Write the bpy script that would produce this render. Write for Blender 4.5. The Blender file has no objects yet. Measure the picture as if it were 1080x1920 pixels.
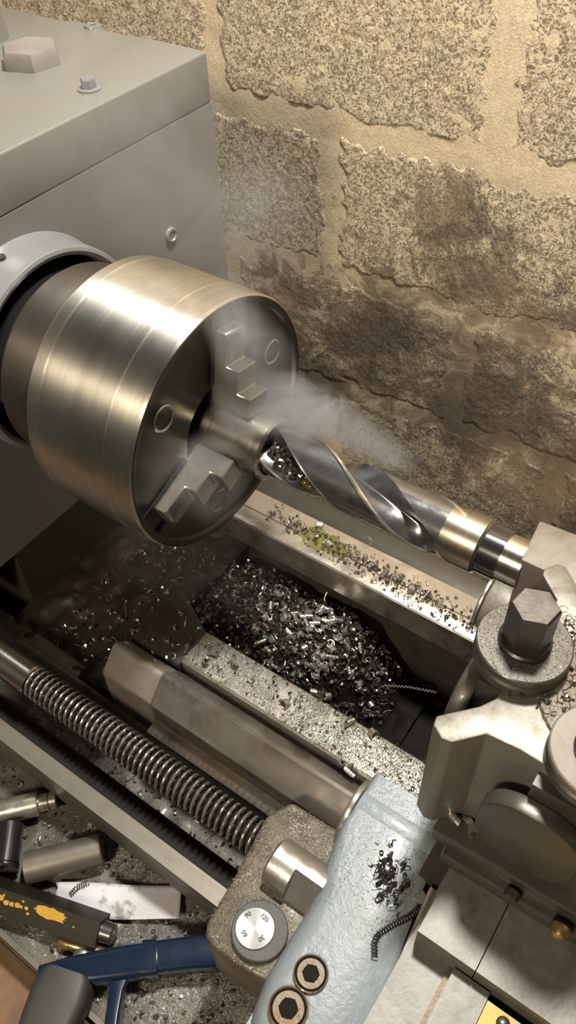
import bpy, bmesh, math, random
import numpy as np
from mathutils import Vector, Matrix
PI = math.pi
S = bpy.context.scene
COL = S.collection
random.seed(4)
RNG = np.random.default_rng(11)

# ------------------------------------------------------------------ camera
CAM = np.array([0.31231174, -0.34193822, 0.40525963])
RW = np.array([[0.818429, 0.57388743, -0.02876093],
               [0.40738599, -0.61482226, -0.67530012],
               [-0.40522911, 0.5409684, -0.73698206]])
FPX = 1534.98
cd = bpy.data.cameras.new('camera')
cam = bpy.data.objects.new('camera', cd)
COL.objects.link(cam)
cd.sensor_fit = 'VERTICAL'
cd.sensor_height = 36.0
cd.lens = FPX / 1920 * 36.0
cd.clip_start = 0.01
cam.matrix_world = Matrix((
    (RW[0, 0], -RW[1, 0], -RW[2, 0], CAM[0]),
    (RW[0, 1], -RW[1, 1], -RW[2, 1], CAM[1]),
    (RW[0, 2], -RW[1, 2], -RW[2, 2], CAM[2]),
    (0, 0, 0, 1)))
S.camera = cam

# ------------------------------------------------------------------ world, lamps, exposure
w = bpy.data.worlds.new('world')
S.world = w
w.use_nodes = True
w.node_tree.nodes['Background'].inputs[0].default_value = (1.0, 0.93, 0.82, 1)
w.node_tree.nodes['Background'].inputs[1].default_value = 0.045


def area(name, loc, target, size, power, colr, sy=None):
    l = bpy.data.lights.new(name, 'AREA')
    l.energy = power
    l.color = colr
    l.size = size
    if sy:
        l.shape = 'RECTANGLE'
        l.size_y = sy
    o = bpy.data.objects.new(name, l)
    COL.objects.link(o)
    o.location = loc
    o.rotation_euler = (Vector(target) - Vector(loc)).to_track_quat('-Z', 'Y').to_euler()
    return o


area('overhead_lamp', (0.14, 0.26, 1.22), (0.05, 0.1, -0.15), 0.14, 30.0, (1.0, 0.965, 0.90))
area('front_lamp', (0.15, -1.45, 1.05), (-0.05, 0.2, 0.0), 0.25, 20.0, (1.0, 0.86, 0.66))

vs = S.view_settings
vs.view_transform = 'Standard'
vs.look = 'None'
vs.exposure = 0.22
vs.gamma = 1.0
vs.use_curve_mapping = False


# ------------------------------------------------------------------ helpers
def at(px, py, X=None, Y=None, Z=None):
    """the point where the sight line of a photo pixel meets a given plane"""
    d = RW.T @ np.array([(px - 540) / FPX, (py - 960) / FPX, 1.0])
    for v, i in ((X, 0), (Y, 1), (Z, 2)):
        if v is not None:
            return Vector(CAM + d * ((v - CAM[i]) / d[i]))


def link(o, parent=None):
    COL.objects.link(o)
    if parent is not None:
        o.parent = parent
    return o


def tag(o, label=None, cat=None, group=None, kind=None):
    if label: o['label'] = label
    if cat: o['category'] = cat
    if group: o['group'] = group
    if kind: o['kind'] = kind
    return o


def thing(name, label, cat, loc=(0, 0, 0), group=None, kind=None):
    o = bpy.data.objects.new(name, None)
    o.empty_display_size = 0.02
    o.location = loc
    COL.objects.link(o)
    return tag(o, label, cat, group, kind)


def finish(name, bm, mat, parent=None, smooth=35, local=True):
    """link a bmesh given in world coordinates as one object; origin at the parent's or at its own base"""
    if local:
        if parent is not None:
            off = world_loc(parent)
        else:
            xs = [v.co for v in bm.verts]
            off = Vector(((min(c.x for c in xs) + max(c.x for c in xs)) / 2,
                          (min(c.y for c in xs) + max(c.y for c in xs)) / 2, min(c.z for c in xs)))
        bmesh.ops.translate(bm, verts=bm.verts, vec=-off)
    me = bpy.data.meshes.new(name)
    bm.normal_update()
    bm.to_mesh(me)
    bm.free()
    if mat is not None:
        me.materials.append(mat)
    if smooth:
        me.polygons.foreach_set('use_smooth', [True] * len(me.polygons))
        me.set_sharp_from_angle(angle=math.radians(smooth))
    o = bpy.data.objects.new(name, me)
    link(o, parent)
    if local and parent is None:
        o.location = off
    return o


def world_loc(o):
    v = Vector(o.location)
    p = o.parent
    while p is not None:
        v = v + Vector(p.location)
        p = p.parent
    return v


def bev(bm, r, seg=2, ang=25):
    if r <= 0: return bm
    es = [e for e in bm.edges if len(e.link_faces) == 2 and e.calc_face_angle(0) > math.radians(ang)]
    bmesh.ops.bevel(bm, geom=es, offset=r, segments=seg, profile=0.5, affect='EDGES', clamp_overlap=True)
    return bm


def box(x0, x1, y0, y1, z0, z1, r=0.0, seg=2):
    bm = bmesh.new()
    v = [bm.verts.new((x, y, z)) for z in (z0, z1) for y in (y0, y1) for x in (x0, x1)]
    for f in ((0, 2, 3, 1), (4, 5, 7, 6), (0, 1, 5, 4), (2, 6, 7, 3), (0, 4, 6, 2), (1, 3, 7, 5)):
        bm.faces.new([v[i] for i in f])
    return bev(bm, r, seg)


def prism(pts, z0, z1, r=0.0, seg=2, axis='Z'):
    """extrude a 2-D outline; axis Z: pts are (x,y); axis X: pts are (y,z); axis Y: pts are (x,z)"""
    def P(a, b, c):
        return (a, b, c) if axis == 'Z' else ((c, a, b) if axis == 'X' else (a, c, b))
    bm = bmesh.new()
    lo = [bm.verts.new(P(a, b, z0)) for a, b in pts]
    hi = [bm.verts.new(P(a, b, z1)) for a, b in pts]
    n = len(pts)
    bm.faces.new(lo[::-1])
    bm.faces.new(hi)
    for i in range(n):
        j = (i + 1) % n
        bm.faces.new([lo[i], lo[j], hi[j], hi[i]])
    bmesh.ops.recalc_face_normals(bm, faces=bm.faces)
    return bev(bm, r, seg)


def revolve(prof, seg=64, axis='X', c=(0, 0, 0), closed=False):
    """prof: list of (along, radius)"""
    bm = bmesh.new()
    rings = []
    for a, r in prof:
        if r < 1e-6:
            co = (a, 0, 0) if axis == 'X' else ((0, 0, a) if axis == 'Z' else (0, a, 0))
            rings.append([bm.verts.new(Vector(co) + Vector(c))])
            continue
        ring = []
        for k in range(seg):
            t = 2 * PI * k / seg
            p, q = r * math.cos(t), r * math.sin(t)
            co = (a, p, q) if axis == 'X' else ((p, q, a) if axis == 'Z' else (q, a, p))
            ring.append(bm.verts.new(Vector(co) + Vector(c)))
        rings.append(ring)
    pairs = list(zip(rings, rings[1:]))
    if closed: pairs.append((rings[-1], rings[0]))
    for A, B in pairs:
        for k in range(seg):
            j = (k + 1) % seg
            if len(A) == 1 and len(B) == 1: continue
            if len(A) == 1: bm.faces.new([A[0], B[k], B[j]])
            elif len(B) == 1: bm.faces.new([A[k], B[0], A[j]])
            else: bm.faces.new([A[k], B[k], B[j], A[j]])
    bmesh.ops.recalc_face_normals(bm, faces=bm.faces)
    return bm


def hexagon(af, z0, z1, c, rot=0.0, ch=0.12):
    """hex head with chamfered top, af across flats"""
    R = af / math.sqrt(3)
    bm = bmesh.new()
    prof = [(z0, R), (z1 - ch * af, R), (z1, R * 0.9)]
    rings = []
    for z, r in prof:
        rings.append([bm.verts.new((c[0] + r * math.cos(rot + k * PI / 3), c[1] + r * math.sin(rot + k * PI / 3), z)) for k in range(6)])
    bm.faces.new(rings[0][::-1])
    bm.faces.new(rings[-1])
    for A, B in zip(rings, rings[1:]):
        for k in range(6):
            j = (k + 1) % 6
            bm.faces.new([A[k], A[j], B[j], B[k]])
    return bev(bm, af * 0.02, 1)


def tube(pts, radii, seg=16, caps=True, flat=1.0):
    """swept round section along points"""
    bm = bmesh.new()
    pts = [Vector(p) for p in pts]
    if not isinstance(radii, (list, tuple)): radii = [radii] * len(pts)
    rings = []
    up = Vector((0, 0, 1))
    for i, p in enumerate(pts):
        a = pts[max(i - 1, 0)]
        b = pts[min(i + 1, len(pts) - 1)]
        t = (b - a).normalized()
        n = t.cross(up)
        if n.length < 1e-4: n = t.cross(Vector((0, 1, 0)))
        n.normalize()
        m = n.cross(t).normalized()
        rings.append([bm.verts.new(p + n * (radii[i] * math.cos(2 * PI * k / seg)) + m * (flat * radii[i] * math.sin(2 * PI * k / seg))) for k in range(seg)])
    for A, B in zip(rings, rings[1:]):
        for k in range(seg):
            j = (k + 1) % seg
            bm.faces.new([A[k], A[j], B[j], B[k]])
    if caps:
        bm.faces.new(rings[0][::-1])
        bm.faces.new(rings[-1])
    bmesh.ops.recalc_face_normals(bm, faces=bm.faces)
    return bm


def join(*bms):
    out = bmesh.new()
    for b in bms:
        me = bpy.data.meshes.new('tmp')
        b.to_mesh(me)
        b.free()
        out.from_mesh(me)
        bpy.data.meshes.remove(me)
    return out


def xform(bm, M):
    bmesh.ops.transform(bm, matrix=M, verts=bm.verts)
    return bm


# ------------------------------------------------------------------ materials
class NT:
    def __init__(self, name):
        self.m = bpy.data.materials.new(name)
        self.m.use_nodes = True
        self.t = self.m.node_tree
        self.b = self.t.nodes['Principled BSDF']

    def n(self, kind, **kw):
        nd = self.t.nodes.new('ShaderNode' + kind)
        for k, v in kw.items():
            if k.startswith('i_'):
                nd.inputs[int(k[2:]) if k[2:].isdigit() else k[2:].replace('_', ' ')].default_value = v
            else:
                setattr(nd, k, v)
        return nd

    def l(self, a, b):
        self.t.links.new(a, b)

    def coord(self, out='Object'):
        if not hasattr(self, '_tc'): self._tc = self.n('TexCoord')
        return self._tc.outputs[out]

    def noise(self, scale, detail=4, rough=0.55, dist=0.0, vec=None, stretch=None):
        nd = self.n('TexNoise')
        nd.inputs['Scale'].default_value = scale
        nd.inputs['Detail'].default_value = detail
        nd.inputs['Roughness'].default_value = rough
        nd.inputs['Distortion'].default_value = dist
        v = vec if vec is not None else self.coord()
        if stretch:
            mp = self.n('Mapping')
            mp.inputs['Scale'].default_value = stretch
            self.l(v, mp.inputs['Vector'])
            v = mp.outputs[0]
        self.l(v, nd.inputs['Vector'])
        return nd.outputs['Fac']

    def ramp(self, fac, stops, interp='LINEAR'):
        r = self.n('ValToRGB')
        r.color_ramp.interpolation = interp
        e = r.color_ramp.elements
        while len(e) < len(stops): e.new(0.5)
        for el, (p, c) in zip(e, stops):
            el.position = p
            if not isinstance(c, (tuple, list)): c = (c, c, c)
            el.color = (*c[:3], 1)
        self.l(fac, r.inputs[0])
        return r.outputs[0]

    def mix(self, fac, a, b, mode='MIX'):
        m = self.n('Mix', data_type='RGBA', blend_type=mode)
        for s, v in ((m.inputs[0], fac), (m.inputs[6], a), (m.inputs[7], b)):
            if isinstance(v, (int, float)): s.default_value = v
            elif isinstance(v, (tuple, list)): s.default_value = (*v[:3], 1)
            else: self.l(v, s)
        return m.outputs[2]

    def math(self, op, a, b=None, c=None, clamp=False):
        m = self.n('Math', operation=op, use_clamp=clamp)
        for i, v in enumerate((a, b, c)):
            if v is None: continue
            if isinstance(v, (int, float)): m.inputs[i].default_value = v
            else: self.l(v, m.inputs[i])
        return m.outputs[0]

    def bump(self, h, strength=0.3, dist=0.001, prev=None):
        b = self.n('Bump')
        b.inputs['Strength'].default_value = strength
        b.inputs['Distance'].default_value = dist
        self.l(h, b.inputs['Height'])
        if prev is not None: self.l(prev, b.inputs['Normal'])
        self.l(b.outputs[0], self.b.inputs['Normal'])
        return b.outputs[0]

    def set(self, **kw):
        for k, v in kw.items():
            s = self.b.inputs[k.replace('_', ' ')]
            if isinstance(v, (int, float)): s.default_value = v
            elif isinstance(v, (tuple, list)): s.default_value = (*v[:3], 1) if s.type == 'RGBA' else v
            else: self.l(v, s)


def metal(name, col, rough=0.35, metallic=1.0, dirt=(0.05, 0.042, 0.03), dirt_amt=0.35, dscale=40, grain=None,
          rust=None, rust_amt=0.0, bump=0.15, bscale=400, coat=0.0, grit=0.0, gritcol=(0.5, 0.5, 0.48), gscale=500, spec=0.5):
    k = NT(name)
    n1 = k.noise(dscale, 6, 0.65, 0.4)
    m = k.ramp(n1, [(0.5 - 0.25 * dirt_amt - 0.04, 1.0), (0.5 + 0.2 - 0.2 * dirt_amt, 0.0)])
    dm = k.math('MULTIPLY', m, min(1.0, dirt_amt * 1.8))
    c = k.mix(dm, col, dirt)
    if rust:
        n2 = k.noise(dscale * 0.6, 5, 0.6, 0.8)
        c = k.mix(k.math('MULTIPLY', k.ramp(n2, [(0.52, 0.0), (0.68, 1.0)]), rust_amt), c, rust)
    fine = k.noise(bscale, 3, 0.6)
    if grain:
        fine = k.noise(bscale * 0.5, 3, 0.6, stretch=grain)
        c = k.mix(k.ramp(fine, [(0.3, 0.0), (0.7, 0.35)]), c, tuple(0.55 * x for x in col))
    met = k.math('SUBTRACT', metallic, k.math('MULTIPLY', dm, 0.6 * metallic))
    ro = k.math('ADD', rough, k.math('MULTIPLY', k.math('SUBTRACT', n1, 0.5), 0.35), clamp=True)
    if grit:
        g = k.noise(gscale, 2, 0.5)
        gm = k.math('MULTIPLY', k.ramp(g, [(0.62 - 0.2 * grit, 0.0), (0.7 - 0.2 * grit, 1.0)]),
                    k.ramp(k.noise(35, 4, 0.6), [(0.35, 0.0), (0.6, 1.0)]))
        c = k.mix(gm, c, gritcol)
        hb = k.math('ADD', fine, k.math('MULTIPLY', gm, 1.5))
    else:
        hb = fine
    k.set(Base_Color=c, Metallic=met, Roughness=ro)
    k.b.inputs['Specular IOR Level'].default_value = spec
    k.b.inputs['Coat Weight'].default_value = coat
    k.b.inputs['Coat Roughness'].default_value = 0.12
    if bump: k.bump(hb, bump, 0.0006)
    return k.m


def turned(name, col, rough=0.25, aniso=0.75, axis='X', freq=900, streak=0.5, coat=0.0):
    """turned metal: rings around the axis and an anisotropic highlight"""
    k = NT(name)
    st = {'X': (1.0, 0.02, 0.02), 'Z': (0.02, 0.02, 1.0)}[axis]
    n1 = k.noise(freq * 0.25, 4, 0.7, stretch=st)
    n2 = k.noise(freq, 2, 0.5, stretch=st)
    n3 = k.noise(25, 4, 0.6)
    c = k.mix(k.math('MULTIPLY', k.ramp(n1, [(0.35, 0.0), (0.65, 1.0)]), streak), col, tuple(0.55 * x for x in col))
    c = k.mix(k.math('MULTIPLY', k.ramp(n3, [(0.45, 0.0), (0.75, 1.0)]), 0.4), c, (0.16, 0.14, 0.11))
    k.set(Base_Color=c, Metallic=1.0, Roughness=k.math('ADD', rough - 0.08, k.math('MULTIPLY', n1, 0.16)))
    k.b.inputs['Anisotropic'].default_value = aniso
    tg = k.n('Tangent', direction_type='RADIAL', axis=axis)
    k.l(tg.outputs[0], k.b.inputs['Tangent'])
    k.b.inputs['Anisotropic Rotation'].default_value = 0.25
    k.b.inputs['Coat Weight'].default_value = coat
    k.bump(n2, 0.12, 0.0003)
    return k.m


def paint(name, col, rough=0.45, mott=0.25, dark=(0.06, 0.055, 0.045), dscale=18, bump=0.1, bscale=120, chips=0.0, chipcol=(0.1, 0.1, 0.1), coat=0.0):
    k = NT(name)
    n1 = k.noise(dscale, 6, 0.6, 0.5)
    c = k.mix(k.math('MULTIPLY', k.ramp(n1, [(0.42, 0.0), (0.75, 1.0)]), mott), col, dark)
    c = k.mix(k.math('MULTIPLY', k.ramp(k.noise(dscale * 9, 4, 0.6), [(0.5, 0.0), (0.8, 1.0)]), mott * 0.5), c, dark)
    if chips:
        c = k.mix(k.ramp(k.noise(dscale * 4, 5, 0.7), [(0.74 - 0.2 * chips, 0.0), (0.76 - 0.2 * chips, 1.0)]), c, chipcol)
    k.set(Base_Color=c, Roughness=k.math('ADD', rough - 0.1, k.math('MULTIPLY', n1, 0.2)))
    k.b.inputs['Coat Weight'].default_value = coat
    k.b.inputs['Coat Roughness'].default_value = 0.15
    if bump: k.bump(k.noise(bscale, 4, 0.6), bump, 0.001)
    return k.m


def plain(name, col, rough=0.5, metallic=0.0, coat=0.0):
    k = NT(name)
    n1 = k.noise(60, 4)
    k.set(Base_Color=k.mix(k.math('MULTIPLY', n1, 0.35), col, tuple(0.6 * x for x in col)), Roughness=rough, Metallic=metallic)
    k.b.inputs['Coat Weight'].default_value = coat
    return k.m


M = {}
M['enamel'] = paint('grey_enamel', (0.165, 0.163, 0.147), 0.30, 0.22, (0.16, 0.14, 0.10), 16, 0.06, 60, coat=0.35)
M['enamel_light'] = paint('light_grey_enamel', (0.17, 0.172, 0.178), 0.3, 0.2, (0.12, 0.11, 0.09), 30, 0.05, 90)
M['enamel_grimy'] = paint('grimy_enamel', (0.22, 0.205, 0.19), 0.3, 0.5, (0.13, 0.09, 0.07), 30, 0.15, 60)
M['bed_cast'] = metal('oily_cast_iron', (0.16, 0.145, 0.12), 0.42, 0.7, dirt=(0.03, 0.026, 0.02), dirt_amt=0.5, dscale=22, rust=(0.16, 0.08, 0.03), rust_amt=0.3, bump=0.3, coat=0.25)
M['way'] = metal('ground_way_steel', (0.50, 0.46, 0.40), 0.30, 1.0, dirt=(0.12, 0.095, 0.065), dirt_amt=0.3, dscale=30, grain=(0.04, 1, 1), rust=(0.24, 0.13, 0.05), rust_amt=0.35, bump=0.12, coat=0.3)
M['way_dusty'] = metal('dusty_way_steel', (0.24, 0.225, 0.195), 0.42, 0.75, dirt=(0.10, 0.09, 0.07), dirt_amt=0.6, dscale=45, gritcol=(0.30, 0.29, 0.26), grit=0.4, gscale=900, bump=0.35, coat=0.1)
M['chuck'] = turned('turned_chuck_steel', (0.74, 0.70, 0.62), 0.34, 0.85, 'X', 900, 0.35)
M['chuck_face'] = turned('chuck_face_steel', (0.10, 0.092, 0.078), 0.38, 0.6, 'X', 300, 0.4)
M['backplate'] = turned('backplate_iron', (0.22, 0.20, 0.175), 0.4, 0.5, 'X', 500, 0.4)
M['jaw'] = metal('hardened_jaw_steel', (0.38, 0.35, 0.30), 0.32, 1.0, dirt_amt=0.3, dscale=60, coat=0.3)
M['bright'] = turned('bright_turned_steel', (0.60, 0.55, 0.46), 0.26, 0.5, 'X', 1200, 0.3, coat=0.2)
M['drill'] = metal('dark_drill_steel', (0.20, 0.20, 0.205), 0.24, 1.0, dirt=(0.10, 0.09, 0.08), dirt_amt=0.25, dscale=70, bump=0.05, coat=0.4)
M['margin'] = metal('ground_margin_steel', (0.75, 0.70, 0.62), 0.22, 1.0, dirt_amt=0.1)
M['shank'] = turned('drill_shank_steel', (0.42, 0.375, 0.30), 0.34, 0.3, 'X', 900, 0.12)
M['black'] = plain('black_oxide', (0.012, 0.012, 0.013), 0.22, 0.0, 0.5)
M['screw'] = metal('leadscrew_steel', (0.50, 0.45, 0.39), 0.24, 1.0, dirt=(0.05, 0.04, 0.03), dirt_amt=0.35, dscale=60, bump=0.05, coat=0.5)
M['bar'] = metal('brushed_bar_steel', (0.18, 0.163, 0.135), 0.46, 0.8, dirt=(0.14, 0.12, 0.09), dirt_amt=0.3, dscale=70, grain=(0.03, 1, 1), bump=0.2)
M['gap_shade'] = metal('shaded_gap_black', (0.020, 0.017, 0.014), 0.55, 0.0, dirt=(0.01, 0.009, 0.007), dirt_amt=0.4, spec=0.12)  # near-black colour stands in for shade between rail and lead screw
M['carriage'] = paint('blue_grey_casting', (0.20, 0.23, 0.245), 0.42, 0.35, (0.11, 0.11, 0.09), 40, 0.6, 230, coat=0.12)
M['rough_cast'] = metal('gritty_rough_casting', (0.12, 0.10, 0.07), 0.5, 0.35, dirt=(0.035, 0.03, 0.02), dirt_amt=0.6, dscale=60, grit=0.5, gritcol=(0.26, 0.225, 0.16), gscale=700, bump=0.6, bscale=400, coat=0.15)
M['steel'] = metal('worn_machined_steel', (0.46, 0.44, 0.40), 0.34, 1.0, dirt_amt=0.3, dscale=50, bump=0.1)
M['post'] = metal('toolpost_steel', (0.25, 0.235, 0.20), 0.5, 0.75, dirt=(0.13, 0.115, 0.09), dirt_amt=0.5, dscale=80, bump=0.2, bscale=250)
M['dark_steel'] = metal('dark_oily_steel', (0.085, 0.077, 0.064), 0.4, 0.6, dirt_amt=0.4, dscale=40, coat=0.15)
M['holder'] = metal('brown_stained_steel', (0.22, 0.195, 0.17), 0.6, 0.5, dirt=(0.12, 0.095, 0.07), dirt_amt=0.5, dscale=35, bump=0.15)
M['slide'] = metal('ground_slide_steel', (0.185, 0.178, 0.158), 0.5, 0.5, dirt=(0.085, 0.078, 0.062), dirt_amt=0.55, dscale=55, bump=0.35, bscale=220)
M['hexblack'] = metal('black_hex_steel', (0.085, 0.076, 0.072), 0.36, 0.9, dirt_amt=0.3, dscale=80, coat=0.25)
M['zinc'] = metal('zinc_steel', (0.62, 0.62, 0.60), 0.3, 1.0, dirt_amt=0.15)
M['brass'] = metal('brass', (0.55, 0.38, 0.16), 0.3, 1.0, dirt_amt=0.3)
M['yellow_plate'] = metal('yellow_brass_plate', (0.40, 0.28, 0.06), 0.5, 0.3, dirt_amt=0.15, dscale=60)
M['rust_screw'] = metal('rusty_screw', (0.16, 0.13, 0.09), 0.5, 0.6, dirt=(0.08, 0.05, 0.03), dirt_amt=0.5, dscale=150, rust=(0.14, 0.075, 0.03), rust_amt=0.7, bump=0.6, bscale=500, coat=0.2)
M['chip'] = metal('bright_chip_steel', (0.62, 0.60, 0.56), 0.24, 1.0, dirt=(0.15, 0.12, 0.08), dirt_amt=0.3, dscale=120, bump=0)
M['chip_dark'] = metal('oily_chip_steel', (0.26, 0.24, 0.21), 0.25, 1.0, dirt_amt=0.4, dscale=120, bump=0, coat=0.3)
M['muck'] = metal('black_muck_and_shade', (0.010, 0.0085, 0.0065), 0.6, 0.0, dirt=(0.008, 0.007, 0.005), dirt_amt=0.5, dscale=60, bump=0.9, bscale=260, coat=0.0, spec=0.05)  # oily muck, blackened further to carry the shade in the trough
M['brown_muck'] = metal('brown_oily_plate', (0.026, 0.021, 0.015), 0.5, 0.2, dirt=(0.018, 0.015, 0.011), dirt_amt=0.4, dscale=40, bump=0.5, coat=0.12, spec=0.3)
M['grit'] = plain('grey_grit', (0.27, 0.265, 0.24), 0.4, 0.7)
M['grit_pale'] = plain('pale_grit', (0.40, 0.39, 0.35), 0.45, 0.5)
M['pin_steel'] = metal('bright_pin_steel', (0.58, 0.54, 0.46), 0.3, 1.0, dirt_amt=0.25, dscale=60, bump=0.05)
M['tray'] = metal('gritty_tray', (0.12, 0.105, 0.085), 0.5, 0.3, dirt=(0.02, 0.017, 0.013), dirt_amt=0.6, dscale=24, grit=0.45, gritcol=(0.22, 0.21, 0.185), gscale=800, bump=0.7, bscale=500, coat=0.12)
M['blue'] = paint('navy_blue_paint', (0.0045, 0.013, 0.032), 0.2, 0.3, (0.01, 0.012, 0.02), 30, 0.05, 100, coat=0.5)
M['grip'] = paint('dark_grip_rubber', (0.030, 0.028, 0.024), 0.55, 0.2, (0.03, 0.03, 0.026), 40, 0.1, 300)
M['oil'] = plain('cutting_oil', (0.10, 0.09, 0.015), 0.06, 0.0, 1.0)
M['dial'] = turned('dial_aluminium', (0.25, 0.25, 0.24), 0.42, 0.7, 'Z', 400, 0.1)
M['bezel'] = paint('dark_bezel', (0.055, 0.054, 0.05), 0.6, 0.2, (0.03, 0.03, 0.028), 60, 0.1, 300)
M['ink'] = plain('black_ink', (0.02, 0.02, 0.02), 0.5)

# paper with oil spots
k = NT('spotted_paper')
c = k.mix(k.ramp(k.noise(60, 4, 0.6), [(0.57, 0.0), (0.63, 0.75)]), (0.46, 0.455, 0.475), (0.15, 0.12, 0.09))
c = k.mix(k.ramp(k.noise(14, 4, 0.6), [(0.5, 0.0), (0.8, 0.5)]), c, (0.33, 0.29, 0.25))
k.set(Base_Color=c, Roughness=0.42)
M['paper'] = k.m
# black square bar with flaking yellow paint
k = NT('black_bar_paint')
c = k.mix(k.math('MULTIPLY', k.noise(50, 5), 0.5), (0.026, 0.023, 0.015), (0.014, 0.012, 0.010))
k.set(Base_Color=c, Roughness=0.36, Metallic=0.5)
M['toolbar'] = k.m
M['yellow'] = paint('flaking_yellow_paint', (0.46, 0.26, 0.015), 0.5, 0.35, (0.25, 0.13, 0.01), 60, 0.3, 300)
# wooden bench
k = NT('bench_wood')
n1 = k.noise(9, 6, 0.65, 1.0, stretch=(1, 0.25, 1))
c = k.ramp(n1, [(0.3, (0.05, 0.022, 0.010)), (0.5, (0.15, 0.075, 0.034)), (0.72, (0.24, 0.135, 0.065))])
c = k.mix(k.ramp(k.noise(60, 5, 0.7), [(0.5, 0.0), (0.72, 0.6)]), c, (0.07, 0.035, 0.018))
k.set(Base_Color=c, Roughness=0.6)
k.bump(n1, 0.3, 0.002)
M['wood'] = k.m
k = NT('concrete_floor')
c = k.ramp(k.noise(6, 6, 0.6), [(0.3, (0.14, 0.12, 0.10)), (0.7, (0.28, 0.25, 0.21))])
k.set(Base_Color=c, Roughness=0.8)
M['concrete'] = k.m


def wall_mat(name, base, alt, pit, bumpd):
    """block or mortar face: open-textured concrete, sooty oil stains low on the wall (stains keep their own shapes)"""
    k = NT(name)
    g = k.n('NewGeometry').outputs['Position']
    big = k.noise(5, 6, 0.6, 0.6, vec=g)
    med = k.noise(45, 5, 0.65, 0.5, vec=g)
    fine = k.noise(170, 5, 0.66, 1.8, vec=g)
    c = k.mix(k.ramp(med, [(0.35, 0.0), (0.65, 1.0)]), base, alt)
    if pit:
        c = k.mix(k.math('MULTIPLY', k.ramp(fine, [(0.43, 1.0), (0.55, 0.0)]), pit), c, (0.10, 0.072, 0.042))
    # stains: splash centres on the wall
    tot = None
    for (x, z, r, a) in STAINS:
        v = k.n('VectorMath', operation='DISTANCE')
        k.l(g, v.inputs[0])
        v.inputs[1].default_value = (x, 0.6 + 0.064 * x, z)
        d = k.math('MULTIPLY', k.math('SUBTRACT', 1.0, k.math('DIVIDE', v.outputs['Value'], r), clamp=True), a)
        tot = d if tot is None else k.math('MAXIMUM', tot, d)
    n = k.noise(20, 9, 0.74, 0.9, vec=g)
    s = k.ramp(k.math('ADD', tot, k.math('MULTIPLY', k.math('SUBTRACT', n, 0.5), 2.2)), [(0.38, 0.0), (0.50, 0.55), (0.75, 0.9)])
    n2 = k.noise(9, 6, 0.6, 0.3, vec=g)
    sc = k.mix(k.ramp(n2, [(0.4, 0.0), (0.62, 1.0)]), (0.065, 0.053, 0.038), (0.24, 0.16, 0.10))
    c = k.mix(k.math('MULTIPLY', s, 0.9), c, sc)
    k.set(Base_Color=c, Roughness=0.85)
    h = k.math('ADD', k.math('MULTIPLY', k.ramp(fine, [(0.3, 0.0), (0.55, 1.0)]), 0.7), k.math('MULTIPLY', med, 0.6))
    k.bump(h, bumpd, 0.004)
    return k.m


STAINS = [(-0.10, -0.13, 0.11, 1.0), (-0.05, -0.21, 0.15, 0.9), (0.05, -0.24, 0.14, 0.75), (-0.20, -0.34, 0.24, 0.95), (0.0, -0.42, 0.28, 1.0),
          (0.15, -0.5, 0.27, 1.0), (-0.36, -0.32, 0.15, 0.85), (-0.33, -0.46, 0.22, 0.9), (-0.6, -0.4, 0.3, 0.9), (0.38, -0.42, 0.26, 0.9)]
M['block'] = wall_mat('open_concrete_block', (0.66, 0.545, 0.365), (0.80, 0.67, 0.46), 0.8, 0.4)
M['mortar'] = wall_mat('smeared_mortar', (0.82, 0.66, 0.43), (0.72, 0.59, 0.40), 0.2, 0.3)

# ------------------------------------------------------------------ back wall of concrete blocks
WA = math.radians(3.67)
wu = np.array([math.cos(WA), math.sin(WA), 0.0])
wn = np.array([math.sin(WA), -math.cos(WA), 0.0])      # towards the room
WO = np.array([0.0, 0.6, 0.0])


def hnoise(u, z, seed, octs=((0.05, 1.0), (0.02, 0.6), (0.008, 0.4))):
    """smooth value noise on arrays"""
    out = np.zeros_like(u)
    for i, (s, a) in enumerate(octs):
        r = np.random.default_rng(seed + i)
        T = r.random((64, 64))
        x = (u / s) % 64
        y = (z / s) % 64
        xi = np.floor(x).astype(int)
        yi = np.floor(y).astype(int)
        fx = x - xi
        fy = y - yi
        fx = fx * fx * (3 - 2 * fx)
        fy = fy * fy * (3 - 2 * fy)
        xi %= 64
        yi %= 64
        x1 = (xi + 1) % 64
        y1 = (yi + 1) % 64
        out += a * ((T[xi, yi] * (1 - fx) + T[x1, yi] * fx) * (1 - fy) + (T[xi, y1] * (1 - fx) + T[x1, y1] * fx) * fy - 0.5)
    return out


def grid_mesh(name, P, mat, parent=None):
    """P: (n,m,3) vertex grid"""
    n, m, _ = P.shape
    idx = np.arange(n * m).reshape(n, m)
    f = np.stack([idx[:-1, :-1], idx[1:, :-1], idx[1:, 1:], idx[:-1, 1:]], -1).reshape(-1, 4)
    me = bpy.data.meshes.new(name)
    me.from_pydata(P.reshape(-1, 3).tolist(), [], f.tolist())
    me.materials.append(mat)
    me.polygons.foreach_set('use_smooth', [True] * len(me.polygons))
    o = bpy.data.objects.new(name, me)
    return link(o, parent)


wall = thing('wall_back', 'rough concrete block wall stained with oil behind the lathe', 'wall', (0, 0.6, 0), kind='structure')


def wall_pt(u, z, d):
    return WO[None, None, :] * 0 + u[..., None] * wu + d[..., None] * wn + z[..., None] * np.array([0, 0, 1.0])


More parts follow.
